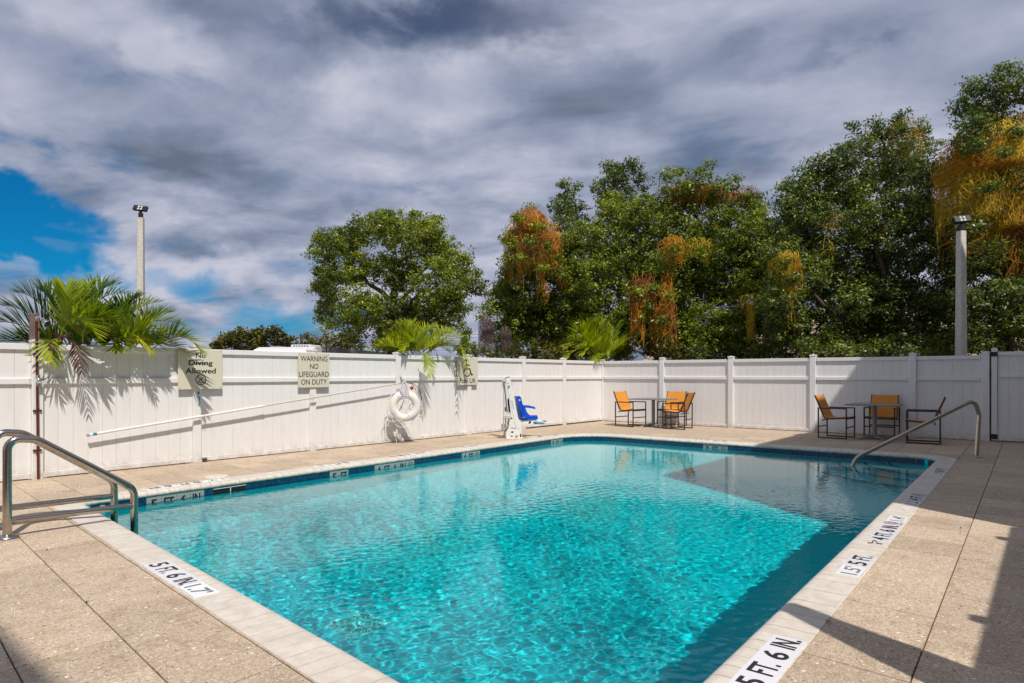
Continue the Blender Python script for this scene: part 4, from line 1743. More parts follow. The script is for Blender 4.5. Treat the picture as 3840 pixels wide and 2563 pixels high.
def make_chair():
    th = thing('patio_chair', 'orange sling chair with dark square-tube frame', 'chair')
    w = 0.30
    t = 0.026
    xr, xf = -0.29, 0.29
    for sy in (-1, 1):
        y = sy * w
        mb = MB()
        mb.beam((xf, y, 0.0), (xf, y, 0.655), t, t)
        mb.build('leg', M['frame'], th, world=False)
        mb = MB()
        mb.beam((xr, y, 0.0), (xr, y, 0.655), t, t)
        mb.build('leg', M['frame'], th, world=False)
        mb = MB()
        mb.beam((xr - t / 2, y, 0.668), (xf + t / 2, y, 0.668), t + 0.004, t)
        mb.build('armrest', M['frame'], th, world=False)
        mb = MB()
        mb.beam((xr, y, 0.016), (xf, y, 0.016), t * 0.9, t * 0.9)
        mb.build('runner', M['frame'], th, world=False)
        mb = MB()
        yy = sy * (w - 0.03)
        path = fillet([(xf + 0.03, yy, 0.465), (-0.16, yy, 0.425), (-0.375, yy, 0.955)], 0.10, 6)
        for a, b in zip(path[:-1], path[1:]):
            if (b - a).length > 1e-4: mb.beam(a, b, 0.022, 0.030)
        mb.build('side_rail', M['frame'], th, world=False)
    for x, z in ((xf - 0.01, 0.44), (-0.20, 0.405), (xf, 0.255), (xr, 0.255)):
        mb = MB()
        mb.beam((x, -w, z), (x, w, z), 0.024, 0.024)
        mb.build('crossbar', M['frame'], th, world=False)
    # sling: a sagging sheet with a little thickness
    prof = fillet([(xf + 0.015, 0, 0.482), (-0.145, 0, 0.442), (-0.362, 0, 0.945)], 0.13, 8)
    prof = [prof[0], prof[0].lerp(prof[1], 0.5)] + prof[1:-1] + [prof[-2].lerp(prof[-1], 0.33), prof[-2].lerp(prof[-1], 0.66), prof[-1]]
    ys = np.linspace(-w + 0.035, w - 0.035, 7)
    v, f = [], []
    n = len(prof)
    for layer in (0.0, -0.004):
        for i, p in enumerate(prof):
            d = (prof[min(i + 1, n - 1)] - prof[max(i - 1, 0)]).normalized()
            nr = Vector((-d.z, 0, d.x))
            if nr.z < 0 and i < 3: nr = -nr
            for y in ys:
                s = 1 - (y / (w - 0.035)) ** 2
                edge = math.sin(PI * min(1, max(0, i / (n - 1))))
                q = p + nr * (layer * -1 if False else layer)
                q = q - Vector((0.35, 0, 1)).normalized() * 0.014 * s * edge if i < 4 else q - Vector((1, 0, 0.3)).normalized() * 0.012 * s * edge
                v.append((q.x, y, q.z))
    m = len(ys)
    for i in range(n - 1):
        for j in range(m - 1):
            a = i * m + j
            f.append((a, a + 1, a + m + 1, a + m))
            b = n * m + a
            f.append((b, b + m, b + m + 1, b + 1))
    mb = MB()
    mb.add(v, f, 0, True)
    mb.build('sling', M['sling'], th, world=False)
    return th


def place_furniture():
    proto = make_chair()
    children_map()
    g = 'orange sling chairs around the two tables'
    spots = [
        (15.86, 8.93, -PI / 2 - 0.10, 'sunlit orange chair left of the left table, back to the corner'),
        (16.62, 8.07, PI + 0.06, 'sunlit orange chair behind the left table, against the fence'),
        (15.90, 7.56, PI / 2 + 0.10, 'sunlit orange chair right of the left table, seen from its open side'),
        (15.88, 3.72, -PI / 2 - 0.06, 'orange chair left of the right table at the shadow line'),
        (16.66, 2.96, PI, 'shaded orange chair behind the right table, facing the pool'),
        (15.85, 2.05, PI / 2 + 0.12, 'shaded orange chair right of the right table, crossed by the handrail')]
    for i, (x, y, r, lab) in enumerate(spots):
        o = proto if i == 0 else copy_tree(proto)
        o.location = (x, y, 0.0)
        o.rotation_euler = (0, 0, r)
        tag(o, lab, 'chair', g)

    def table(x, y, rot, lab):
        th = thing('patio_table', lab, 'table', (x, y, 0), rot, 'grey pedestal tables')
        mb = MB()
        mb.bbox((-0.50, -0.50, 0.742), (0.50, 0.50, 0.772), 0.012)
        mb.build('table_top', M['table'], th, world=False)
        mb = MB()
        mb.tube([(0, 0, 0.05), (0, 0, 0.742)], 0.048, 20)
        mb.bbox((-0.13, -0.13, 0.728), (0.13, 0.13, 0.741), 0.003)
        mb.build('pedestal', M['table'], th, world=False)
        for k in range(4):
            a = PI / 4 + k * PI / 2
            ca, sa = math.cos(a), math.sin(a)
            mb = MB()
            secs = []
            for s, (wd, z1, z0) in zip((0.0, 0.12, 0.24, 0.34, 0.385), ((0.05, 0.09, 0.045), (0.045, 0.085, 0.05), (0.045, 0.058, 0.03), (0.05, 0.03, 0.006), (0.035, 0.014, 0.002))):
                cx, cy = ca * s, sa * s
                px_, py_ = -sa * wd, ca * wd
                secs.append([(cx - px_, cy - py_, z0), (cx + px_, cy + py_, z0), (cx + px_ * 0.8, cy + py_ * 0.8, z1), (cx - px_ * 0.8, cy - py_ * 0.8, z1)])
            v = [q for s_ in secs for q in s_]
            f = [(0, 3, 2, 1)]
            for i in range(4):
                for j in range(4):
                    l = (j + 1) % 4
                    f.append((i * 4 + j, i * 4 + l, i * 4 + 4 + l, i * 4 + 4 + j))
            f.append((16, 17, 18, 19))
            mb.add(v, f)
            mb.build('foot', M['table'], th, world=False)
    table(16.05, 8.34, 0.03, 'grey square pedestal table in full sun, left of the two')
    table(16.10, 3.0, 0.0, 'grey square pedestal table in the building shade, right of the two')


place_furniture()

# ------------------------------------------------------------------ pool lift


def build_lift():
    O = at(1926, 1645, 14.5)
    O.z = 0.0
    s = 14.5 / F * 350 / 2111          # metres per pixel of the enlarged view
    fm = Matrix(((RT.x, FW.x, 0, O.x), (RT.y, FW.y, 0, O.y), (0, 0, 1, 0), (0, 0, 0, 1)))

    def q(zx, zy, y=0.0): return Vector(((zx - 1060) * s, y, (1478 - zy) * s))
    th = thing('pool_lift', 'white pool lift mast with blue seat beside the far left coping', 'pool lift', tuple(O))
    W = lambda v: fm @ v

    def P(name, mb, mats, parent=th): return mb.build(name, mats, parent)
    mb = MB()
    a, b = q(905, 1480), q(1262, 1460)
    mb.bbox((a.x, -0.16, 0.0), (b.x, 0.22, 0.014), 0.003, 0, fm)
    P('base_plate', mb, M['lift_white'])
    mb = MB()
    a, b = q(890, 1455), q(1188, 1255)
    for y0 in (-0.14, 0.12):
        mb.prism([(q(890, 1455).x, 0.012), (q(1195, 1460).x, 0.012), (q(1188, 1262).x, q(0, 1262).z), (q(940, 1250).x, q(0, 1250).z), (q(895, 1330).x, q(0, 1330).z)], y0, y0 + 0.012,
                 fm @ Matrix(((1, 0, 0, 0), (0, 0, 1, 0), (0, 1, 0, 0), (0, 0, 0, 1))))
    a, b = q(950, 1400), q(1150, 1270)
    mb.bbox((a.x, -0.10, 0.02), (b.x, 0.10, a.z + 0.05), 0.004, 0, fm)
    mb.bbox((q(1190, 0).x, -0.13, 0.014), (q(1240, 0).x, 0.06, q(0, 1262).z), 0.003, 0, fm)
    base = P('base_housing', mb, M['lift_white'])
    mb = MB()
    mb.box((q(1202, 0).x, -0.1335, 0.03), (q(1230, 0).x, -0.12, q(0, 1370).z), 0, fm)
    P('slot', mb, M['black'], base)
    mb = MB()
    mb.box((q(1005, 0).x, -0.1425, q(0, 1345).z), (q(1055, 0).x, -0.139, q(0, 1312).z), 0, fm)
    P('slot', mb, M['black'], base)
    mb = MB()
    mb.box((q(990, 0).x, -0.1435, q(0, 1440).z), (q(1045, 0).x, -0.139, q(0, 1405).z), 0, fm)
    P('badge', mb, M['rv_grey'], base)
    mb = MB()
    mb.box((q(1088, 0).x, -0.1435, q(0, 1465).z), (q(1162, 0).x, -0.139, q(0, 1402).z), 0, fm)
    P('plate_label', mb, simple('yellow_label', (0.42, 0.38, 0.18), 0.5, nscale=60, var=0.3), base)
    # mast
    p0, p1 = q(1160, 1270), q(925, 105)
    mb = MB()
    d = (p1 - p0).normalized()
    mb.beam(W(p0), W(p1), 0.10, 0.075, up=fm.to_3x3() @ Vector((0, 1, 0)))
    mast = P('mast', mb, M['lift_white'])
    mb = MB()
    mb.beam(W(p1 - d * 0.004), W(p1 + d * 0.012), 0.104, 0.08, up=fm.to_3x3() @ Vector((0, 1, 0)))
    P('mast_cap', mb, M['black'], mast)
    mb = MB()
    for k in range(7):
        c = p0.lerp(p1, 0.40 + 0.024 * k) + Vector((-0.012, -0.0385, 0))
        mb.box((c.x - 0.010, c.y - 0.001, c.z - 0.009), (c.x + 0.012, c.y + 0.001, c.z + 0.006), 0, fm)
    P('mast_print', mb, M['rv_grey'], mast)
    mb = MB()
    c = p0.lerp(p1, 0.895) + Vector((-0.014, -0.038, 0))
    mb.lathe([(0, 0.003), (0.022, 0.003), (0.022, 0)], 16, frame_mat(W(c), -RT, (0, 0, 1)) if False else fm @ Matrix.Translation(c) @ Matrix.Rotation(PI / 2, 4, 'X'))
    P('round_sticker', mb, M['strap'], mast)
    mb = MB()
    c = p0.lerp(p1, 0.825) + Vector((-0.012, -0.038, 0))
    mb.lathe([(0, 0.028), (0.016, 0.026), (0.018, 0)], 14, fm @ Matrix.Translation(c) @ Matrix.Rotation(PI / 2, 4, 'X'))
    P('knob', mb, M['rubber'], mast)
    # head linking to the actuator
    mb = MB()
    mb.prism([(q(790, 0).x, q(0, 190).z), (q(800, 0).x, q(0, 160).z), (q(880, 0).x, q(0, 112).z), (q(930, 0).x, q(0, 100).z), (q(935, 0).x, q(0, 190).z), (q(850, 0).x, q(0, 200).z)], -0.03, 0.05,
             fm @ Matrix(((1, 0, 0, 0), (0, 0, 1, 0), (0, 1, 0, 0), (0, 0, 0, 1))))
    mb.bbox((q(790, 0).x, -0.02, q(0, 345).z), (q(822, 0).x, 0.04, q(0, 190).z), 0.004, 0, fm)
    P('head', mb, M['lift_cream'])
    mb = MB()
    mb.tube([W(q(848, 190, 0.01)), W(q(925, 905, 0.01))], 0.026, 14)
    act = P('actuator_tube', mb, M['lift_cream'])
    mb = MB()
    mb.tube([W(q(840, 210, -0.02)), W(q(915, 905, -0.02))], 0.012, 10)
    P('piston', mb, M['steel'], act)
    mb = MB()
    mb.bbox((q(870, 0).x, -0.12, q(0, 1042).z), (q(1005, 0).x, 0.03, q(0, 940).z), 0.02, 0, fm)
    mb.bbox((q(828, 0).x, -0.11, q(0, 1030).z), (q(880, 0).x, 0.0, q(0, 955).z), 0.015, 0, fm)
    mb.bbox((q(900, 0).x, -0.05, q(0, 945).z), (q(985, 0).x, 0.05, q(0, 900).z), 0.01, 0, fm)
    P('motor_housing', mb, M['lift_cream'])
    mb = MB()
    mb.bbox((q(778, 0).x, -0.06, q(0, 1305).z), (q(860, 0).x, 0.06, q(0, 1158).z), 0.006, 0, fm)
    P('control_box', mb, M['lift_grey'])
    mb = MB()
    mb.beam(W(q(955, 1050, 0)), W(q(900, 1300, 0)), 0.05, 0.045)
    mb.beam(W(q(872, 1040, 0.02)), W(q(880, 1440, 0.02)), 0.018, 0.018)
    P('lower_strut', mb, M['lift_cream'])
    # coiled cable
    mb = MB()
    pts = []
    for k in range(26 * 8):
        t = k / (26 * 8)
        c = q(838 + 6 * math.sin(t * 5), 560 + 590 * t, -0.03)
        a = 2 * PI * k / 8
        pts.append(W(c + Vector((0.012 * math.cos(a), 0.012 * math.sin(a), 0))))
    mb.tube(pts, 0.0032, 4)
    mb.tube(smooth_path([W(q(838, 560, -0.03)), W(q(830, 450, -0.02)), W(q(835, 330, 0.0)), W(q(822, 250, 0.03))], 5), 0.004, 5)
    P('coiled_cable', mb, M['rubber'])
    mb = MB()
    for pl in ([(880, 1050), (905, 1110), (945, 1170), (930, 1250), (870, 1310), (845, 1380), (820, 1430), (760, 1450), (650, 1445)], [(960, 1165), (920, 1230), (880, 1300), (850, 1340), (840, 1400), (880, 1440)], [(870, 1320), (840, 1350), (860, 1400), (835, 1440)]):
        mb.tube(smooth_path([W(q(x, y, -0.07) + Vector((0, 0, 0.006))) for x, y in pl], 5), 0.0045, 6)
    P('cable', mb, M['rubber'])
    # hook on the back of the mast
    mb = MB()
    mb.tube(smooth_path([W(q(1003, 320, 0)), W(q(1022, 270, 0)), W(q(1010, 240, 0)), W(q(1045, 258, 0))], 5), 0.006, 6)
    P('rear_hook', mb, M['lift_grey'])
    # seat: one moulded shell, back and pan, with raised wings
    sy0, sy1 = 0.02, 0.44
    prof = [(1085, 560), (1120, 555), (1120, 700), (1145, 900), (1175, 1030), (1230, 1085), (1330, 1080), (1480, 1052), (1600, 1045)]
    back_top = [(1150, 548)]
    path = smooth_path([q(x, y) for x, y in [(1095, 560), (1110, 700), (1135, 880), (1165, 1020), (1225, 1085), (1340, 1085), (1480, 1062), (1600, 1058)]], 5)
    n = len(path)
    cols = [(0.0, 0.10), (0.02, 0.13), (0.06, 0.09), (0.12, 0.03), (0.21, 0.0), (0.30, 0.03), (0.36, 0.09), (0.40, 0.13), (0.42, 0.10)]
    v, f = [], []
    for lay in (0.0, -0.012):
        for i, p in enumerate(path):
            d = (path[min(i + 1, n - 1)] - path[max(i - 1, 0)]).normalized()
            nr = Vector((-d.z, 0, d.x))
            if nr.x < -0.2 or (abs(nr.x) <= 0.2 and nr.z < 0): nr = -nr
            t = i / (n - 1)
            wing = 0.55 + 0.75 * math.exp(-((t - 0.42) / 0.22) ** 2)
            for (y, up_) in cols:
                c = p + nr * (up_ * wing + lay)
                v.append(W(Vector((c.x, sy0 + y, c.z))))
    m = len(cols)
    for i in range(n - 1):
        for j in range(m - 1):
            a = i * m + j
            f.append((a, a + 1, a + m + 1, a + m))
            b = n * m + a
            f.append((b, b + m, b + m + 1, b + 1))
    for i in range(n - 1):
        for j in (0, m - 1):
            a = i * m + j
            f.append((a, a + m, n * m + a + m, n * m + a))
    for i in (0, n - 1):
        for j in range(m - 1):
            a = i * m + j
            f.append((a, a + 1, n * m + a + 1, n * m + a))
    mb = MB()
    mb.add(v, f, 0, True)
    seat = P('seat', mb, M['blue'])
    # solid side cheek nearest the camera, the shape that reads as the seat's outline
    mb = MB()
    Mxz = fm @ Matrix(((1, 0, 0, 0), (0, 0, 1, 0), (0, 1, 0, 0), (0, 0, 0, 1)))
    cheek = [(1285, 760), (1325, 775), (1340, 830), (1365, 900), (1400, 955), (1450, 988), (1530, 990), (1612, 992), (1622, 1010), (1620, 1055), (1480, 1062), (1400, 1050), (1340, 1015), (1305, 950), (1290, 860)]
    cheek = [(q(x, y).x, q(x, y).z) for x, y in cheek]
    mb.prism(cheek, 0.40, 0.43, Mxz)
    mb.prism([(x - 0.01, z - 0.004) for x, z in cheek], 0.02, 0.05, Mxz)
    mb.build('seat_side', M['blue'], th)
    mb = MB()
    backp = [(1075, 545), (1205, 542), (1235, 575), (1262, 690), (1290, 770), (1310, 950), (1345, 1030), (1300, 1100), (1200, 1100), (1165, 1040), (1110, 760)]
    mb.prism([(q(x, y).x, q(x, y).z) for x, y in backp], 0.425, 0.455, Mxz)
    mb.build('backrest_wing', M['blue'], th)
    mb = MB()
    for y0 in (0.03, 0.40):
        pl = [(1290, 752), (1400, 755), (1480, 775), (1556, 792), (1556, 826), (1470, 808), (1390, 796), (1290, 790)]
        mb.prism([(q(x, y).x, q(x, y).z) for x, y in pl], y0, y0 + 0.045, Mxz)
    mb.build('armrest', M['blue'], th)
    mb = MB()
    c0, c1 = q(1158, 655), q(1218, 615)
    mb.box((c0.x, 0.4235, c0.z), (c1.x, 0.4245, c1.z), 0, fm)
    mb.build('seat_label', M['sticker'], th)
    mb = MB()
    mb.bbox((q(862, 0).x, 0.10, q(0, 880).z), (q(895, 0).x, 0.16, q(0, 780).z), 0.006, 0, fm)
    mb.prism([(q(x, y).x, q(x, y).z) for x, y in [(935, 560), (960, 610), (1000, 1000), (1040, 1055), (985, 1055), (940, 880), (915, 650)]], 0.09, 0.12, Mxz)
    mb.build('seat_bracket', simple('navy_plastic', (0.006, 0.022, 0.16), 0.4), th)
    mb = MB()
    mb.tube(smooth_path([W(q(1190, 1108, 0.12)), W(q(1330, 1100, 0.12)), W(q(1500, 1078, 0.12)), W(q(1600, 1090, 0.12)), W(q(1800, 1152, 0.12))], 4), 0.013, 10)
    mb.tube(smooth_path([W(q(1380, 1098, 0.34)), W(q(1500, 1076, 0.34)), W(q(1600, 1088, 0.34)), W(q(1805, 1150, 0.34))], 4), 0.013, 10)
    mb.build('footrest_frame', M['lift_white'], th)
    mb = MB()
    mb.prism([(q(x, y).x, q(x, y).z) for x, y in [(1508, 1150), (1545, 1130), (1770, 1158), (1745, 1170), (1540, 1172)]], 0.10, 0.36, Mxz)
    mb.prism([(q(x, y).x, q(x, y).z) for x, y in [(1690, 1108), (1800, 1098), (1818, 1112), (1730, 1128)]], 0.12, 0.34, Mxz)
    mb.build('footrest', M['blue_pale'], th)
    mb = MB()
    mb.prism([(q(x, y).x, q(x, y).z) for x, y in [(1425, 1104), (1472, 1108), (1438, 1172), (1396, 1160)]], 0.18, 0.22, Mxz)
    mb.build('strap_buckle', M['blue'], th)


build_lift()

# ------------------------------------------------------------------ small things on the deck


def build_small():
    def lid(x, y, r, lab):
        th = thing('access_cover', lab, 'lid', (x, y, 0), 0, 'skimmer lids beside the left coping')
        mb = MB()
        mb.lathe([(r, 0.0), (r, 0.010), (r - 0.012, 0.0135), (0, 0.0145)], 40, Matrix.Translation((x, y, 0)))
        mb.build('disc', M['lid'], th)
        mb = MB()
        for k in range(2):
            mb.lathe([(0.009, 0.0), (0.0, 0.0005)], 10, Matrix.Translation((x + 0.05 - 0.1 * k, y - 0.06, 0.0145)))
        mb.build('finger_hole', M['screw'], th)
    lid(4.30, 8.90, 0.155, 'round cream skimmer lid on the left deck beside the 1.7 marker')
    q = at(1996, 1639, 1.41 * F / (1639 - 1407))
    lid(q.x, q.y, 0.14, 'round pale skimmer lid at the foot of the pool lift')
    # skimmer mouths in the tile band
    for u, lab in ((4.23, 'dark skimmer mouth in the tile band right of the 5 FT. 6 IN. tiles'), (12.75, 'dark skimmer mouth in the tile band near the pool lift')):
        Cc, Dd = Q[2], Q[3]
        d = (Dd - Cc).normalized()
        n_ = Vector((-d.y, d.x))
        c = Cc + d * ((Cc.x - u) / -d.x) + n_ * 0.277
        th = thing('skimmer_mouth', lab, 'skimmer', (c.x, c.y, -0.13), math.atan2(d.y, d.x), 'skimmer mouths')
        mb = MB()
        mb.box((-0.22, -0.003, -0.095), (0.22, 0.001, 0.045))
        mb.build('opening', M['black'], th, world=False)
        mb = MB()
        for z0, z1 in ((0.045, 0.055), (-0.105, -0.095)):
            mb.bbox((-0.23, -0.003, z0), (0.23, 0.006, z1), 0.002)
        mb.bbox((-0.015, -0.003, -0.095), (0.0, 0.006, 0.045), 0.002)
        mb.build('frame', M['grout'], th, world=False)
    # main drain on the pool floor
    th = thing('main_drain', 'square pale slotted drain grate on the pool floor near the bottom', 'drain', (3.405, 4.55, floor_z(3.4)), 0.05)
    mb = MB()
    s = 0.185
    for a, b in (((-s, -s), (s, -s + 0.02)), ((-s, s - 0.02), (s, s)), ((-s, -s + .02), (-s + 0.02, s - .02)), ((s - 0.02, -s + .02), (s, s - .02))):
        mb.box((a[0], a[1], 0.0), (b[0], b[1], 0.03))
    o = mb.build('rim', simple('drain_plastic', (0.12, 0.88, 0.86), 0.5), th, world=False)
    o.cycles.is_caustics_receiver = True
    mat_d = simple('drain_slat', (0.05, 0.80, 0.78), 0.5)
    for k in range(11):
        mb = MB()
        x = -s + 0.03 + k * 0.0315
        mb.box((x, -s + 0.021, 0.004), (x + 0.017, s - 0.021, 0.026))
        o = mb.build('slat', mat_d, th, world=False)
        o.cycles.is_caustics_receiver = True
    for sg in (-1, 1):
        mb = MB()
        mb.beam((-s + 0.02, sg * (-s + 0.02), 0.03), (s - 0.02, sg * (s - 0.02), 0.03 + 0.002 * (sg + 1)), 0.016, 0.008)
        o = mb.build('cross_rib', mat_d, th, world=False)
        o.cycles.is_caustics_receiver = True
    # rusty anchor on the right coping
    q = at(3281, 2040, 1.405 * F / (2040 - 1407))
    th = thing('rusty_anchor', 'small rusty rope anchor left on the right coping below 4 FT.', 'anchor', (q.x, q.y, 0.005), 0.3)
    mb = MB()
    mb.tube(smooth_path([(-0.005, -0.05, 0.004), (0.0, -0.02, 0.006), (0.022, -0.012, 0.018), (0.026, 0.012, 0.018), (0.0, 0.02, 0.006), (-0.003, 0.05, 0.004)], 5), 0.0045, 7)
    mb.build('loop', M['rust'], th, world=False)
    for y in (-0.045, 0.045):
        mb = MB()
        mb.lathe([(0.011, 0), (0.010, 0.006), (0.0, 0.008)], 10, Matrix.Translation((0, y, 0)))
        mb.build('screw', M['rust'], th, world=False)
    # dry leaf litter along the fence foot
    rg = random.Random(9)
    mb = MB()
    def leaf(x, y, z, s):
        a = rg.uniform(0, 6.28)
        t1, t2 = rg.uniform(0.1, 0.5) * s, rg.uniform(0.0, 0.4) * s
        c, sn = math.cos(a), math.sin(a)
        pts = [(-s, 0, 0.001), (-0.2 * s, 0.35 * s, t2), (s, 0, 0.002 + t1), (-0.1 * s, -0.35 * s, t2 * 0.5)]
        mb.add([(x + px_ * c - py_ * sn, y + px_ * sn + py_ * c, z + pz) for px_, py_, pz in pts], [(0, 1, 2, 3)])
    for k in range(130):
        u = rg.uniform(2.2, 17)
        leaf(u, 10.56 - abs(rg.gauss(0, 0.02)), 0.003, rg.uniform(0.010, 0.026))
    for k in range(60):
        leaf(17.05 - abs(rg.gauss(0, 0.03)), rg.uniform(1, 10.4), 0.003, rg.uniform(0.010, 0.024))
    for k in range(50):
        u, v = rg.uniform(1, 16.8), rg.uniform(9.1, 10.4)
        leaf(u, v, 0.003, rg.uniform(0.006, 0.018))
    for k in range(60):
        leaf(rg.uniform(13.8, 16.9), rg.uniform(0.3, 10), 0.003, rg.uniform(0.006, 0.016))
    for x, y in ((1.62, 6.2), (2.3, 9.3), (2.33, 9.28), (4.0, 0.98), (7.2, 0.64), (7.0, 0.63), (16.0, 3.1), (16.05, 2.8)):
        leaf(x, y, 0.006, 0.022)
    o = mb.build('leaf_litter', M['leaf_dry'])
    tag(o, 'dry brown leaves scattered along the fence foot', None, None, 'stuff')

    def weed(x, y, s, n, lab):
        mb = MB()
        for k in range(n):
            a = rg.uniform(0, 6.28)
            h = s * rg.uniform(0.5, 1.1)
            r = s * rg.uniform(0.3, 0.9)
            c, sn = math.cos(a), math.sin(a)
            w = s * 0.11
            mb.add([(x - sn * w, y + c * w, 0.0), (x + sn * w, y - c * w, 0.0), (x + c * r * 0.6 + sn * w, y + sn * r * 0.6 - c * w, h * 0.8), (x + c * r, y + sn * r, h), (x + c * r * 0.6 - sn * w, y + sn * r * 0.6 + c * w, h * 0.8)], [(0, 1, 2, 3, 4)])
        o = mb.build('weed', M['weed'])
        tag(o, lab, 'weed')
    q = at(765, 1733, 1.41 * F / (1733 - 1407))
    weed(q.x, q.y, 0.075, 26, 'small green weed at the foot of the No Diving sign post')
    q = at(326, 2262, 1.41 * F / (2262 - 1407))
    weed(q.x, q.y, 0.016, 12, 'tiny moss tuft in the deck joint at the lower left')


build_small()

# ------------------------------------------------------------------ palms


def Dv(x, y, v0): return on_v(x * 1.6348, y * 1.6348, v0)


def frond_geo(c, tip, ctrl, leaf_len, wid, npairs, seed, tone0=0.35, droop=0.16, lift=0.42):
    """A pinnate frond from c to tip: midrib tube and drooping leaflets."""
    r = np.random.default_rng(seed)
    c, tip = np.array(c), np.array(tip)
    ctrl = np.array(ctrl)
    L = np.linalg.norm(tip - c)
    V, Fq, T = [], [], []

    def P(t): return (1 - t) ** 2 * c + 2 * t * (1 - t) * ctrl + t * t * tip

    def dP(t):
        d = 2 * (1 - t) * (ctrl - c) + 2 * t * (tip - ctrl)
        return d / np.linalg.norm(d)
    N = 14
    for i in range(N):
        p0, p1 = P(i / N), P((i + 1) / N)
        d = dP(i / N)
        s = np.cross(d, [0, 0, 1.0])
        s /= max(1e-6, np.linalg.norm(s))
        u = np.cross(s, d)
        w0, w1 = 0.010 * (1 - i / N * 0.8), 0.010 * (1 - (i + 1) / N * 0.8)
        b = len(V)
        for p, w in ((p0, w0), (p1, w1)):
            V += [p + s * w, p + u * w, p - s * w, p - u * w]
        for k in range(4):
            l = (k + 1) % 4
            Fq.append((b + k, b + l, b + 4 + l, b + 4 + k))
            T.append(0.75)
    for i in range(npairs):
        t = 0.10 + 0.90 * (i + 0.5) / npairs
        p = P(t)
        d = dP(t)
        s = np.cross(d, [0, 0, 1.0])
        s /= max(1e-6, np.linalg.norm(s))
        u = np.cross(s, d)
        env = (0.55 + 0.45 * math.sin(PI * min(1, t * 1.05 + 0.08))) * (1 - 0.35 * max(0, t - 0.8) / 0.2)
        for sg in (-1, 1):
            a = math.radians(58 - 30 * t + r.normal(0, 5))
            lf = lift * (1 - 0.35 * t) + r.normal(0, 0.12)
            dd = d * math.cos(a) + s * sg * math.sin(a) * math.cos(lf) + u * math.sin(a) * math.sin(lf)
            dd /= np.linalg.norm(dd)
            LL = leaf_len * env * (0.88 + 0.24 * r.random())
            W = wid * (0.8 + 0.4 * r.random())
            q = p.copy()
            b = len(V)
            nseg = 4
            tone = tone0 + r.normal(0, 0.14)
            wv = np.cross(dd, u)
            wv /= max(1e-6, np.linalg.norm(wv))
            g = droop * (0.5 + r.random())
            for k in range(nseg + 1):
                f = k / nseg
                w = W * (0.45, 1.0, 0.92, 0.6, 0.06)[k] / 2
                V += [q + wv * w, q - wv * w]
                dd2 = dd + np.array([0, 0, -g * (f ** 1.5)])
                dd2 /= np.linalg.norm(dd2)
                q = q + dd2 * LL / nseg
            for k in range(nseg):
                Fq.append((b + 2 * k, b + 2 * k + 1, b + 2 * k + 3, b + 2 * k + 2))
                T.append(min(1, max(0, tone + (0.30 if k == nseg - 1 and r.random() < 0.25 else 0))))
    return np.array(V), np.array(Fq), np.array(T)


def palm(label, base, fronds, leaf_len, wid, npairs, seed0, trunks, grow=1.0, dim=0.0):
    """fronds: (start xy, bend xy, tip xy, start v, tip v, material, extra tone) with x, y in picture units on planes parallel to the fence."""
    th = thing('palm_tree', label, 'palm', (base.x, base.y, 0), 0, 'palms planted behind the left fence')
    for k, (tx, ty) in enumerate(trunks):
        mb = MB()
        mb.tube([(tx, ty, -0.05), (tx + 0.02, ty, 0.9), (tx, ty, 1.72)], [0.09, 0.07, 0.06], 12)
        mb.build('trunk', M['bark'], th)
    for i, fr in enumerate(fronds):
        (sx, sy), (bx, by), (tx, ty), v0, v1 = fr[:5]
        m_ = fr[5] if len(fr) > 5 else 'palm'
        if by < 800: by = 800 - (800 - by) * grow
        if ty < 800: ty = 800 - (800 - ty) * grow
        tone = {'palm': 0.40, 'palm_dark': 0.38, 'palm_dead': 0.5}[m_] + (fr[6] if len(fr) > 6 else 0) - dim
        c0, tip = Dv(sx, sy, v0), Dv(tx, ty, v1)
        # control point chosen so that the curve passes through the bend
        mid = Dv(bx, by, (v0 + v1) / 2)
        ctrl = mid * 2 - (c0 + tip) / 2
        hang = ty > sy + 12
        dead = m_ == 'palm_dead'
        V, Fq, T = frond_geo(c0, tip, ctrl, leaf_len * (0.62 if dead else 0.72 if hang else 1), wid * (0.6 if dead else 0.8 if hang else 1), 13 if dead else (int(npairs * 0.6) if hang else npairs),
                             seed0 + i, tone0=tone, droop=0.4 if hang else 0.22, lift=0.1 if hang else 0.78)
        np_mesh('frond', V, Fq, M[m_], th, attr=T)


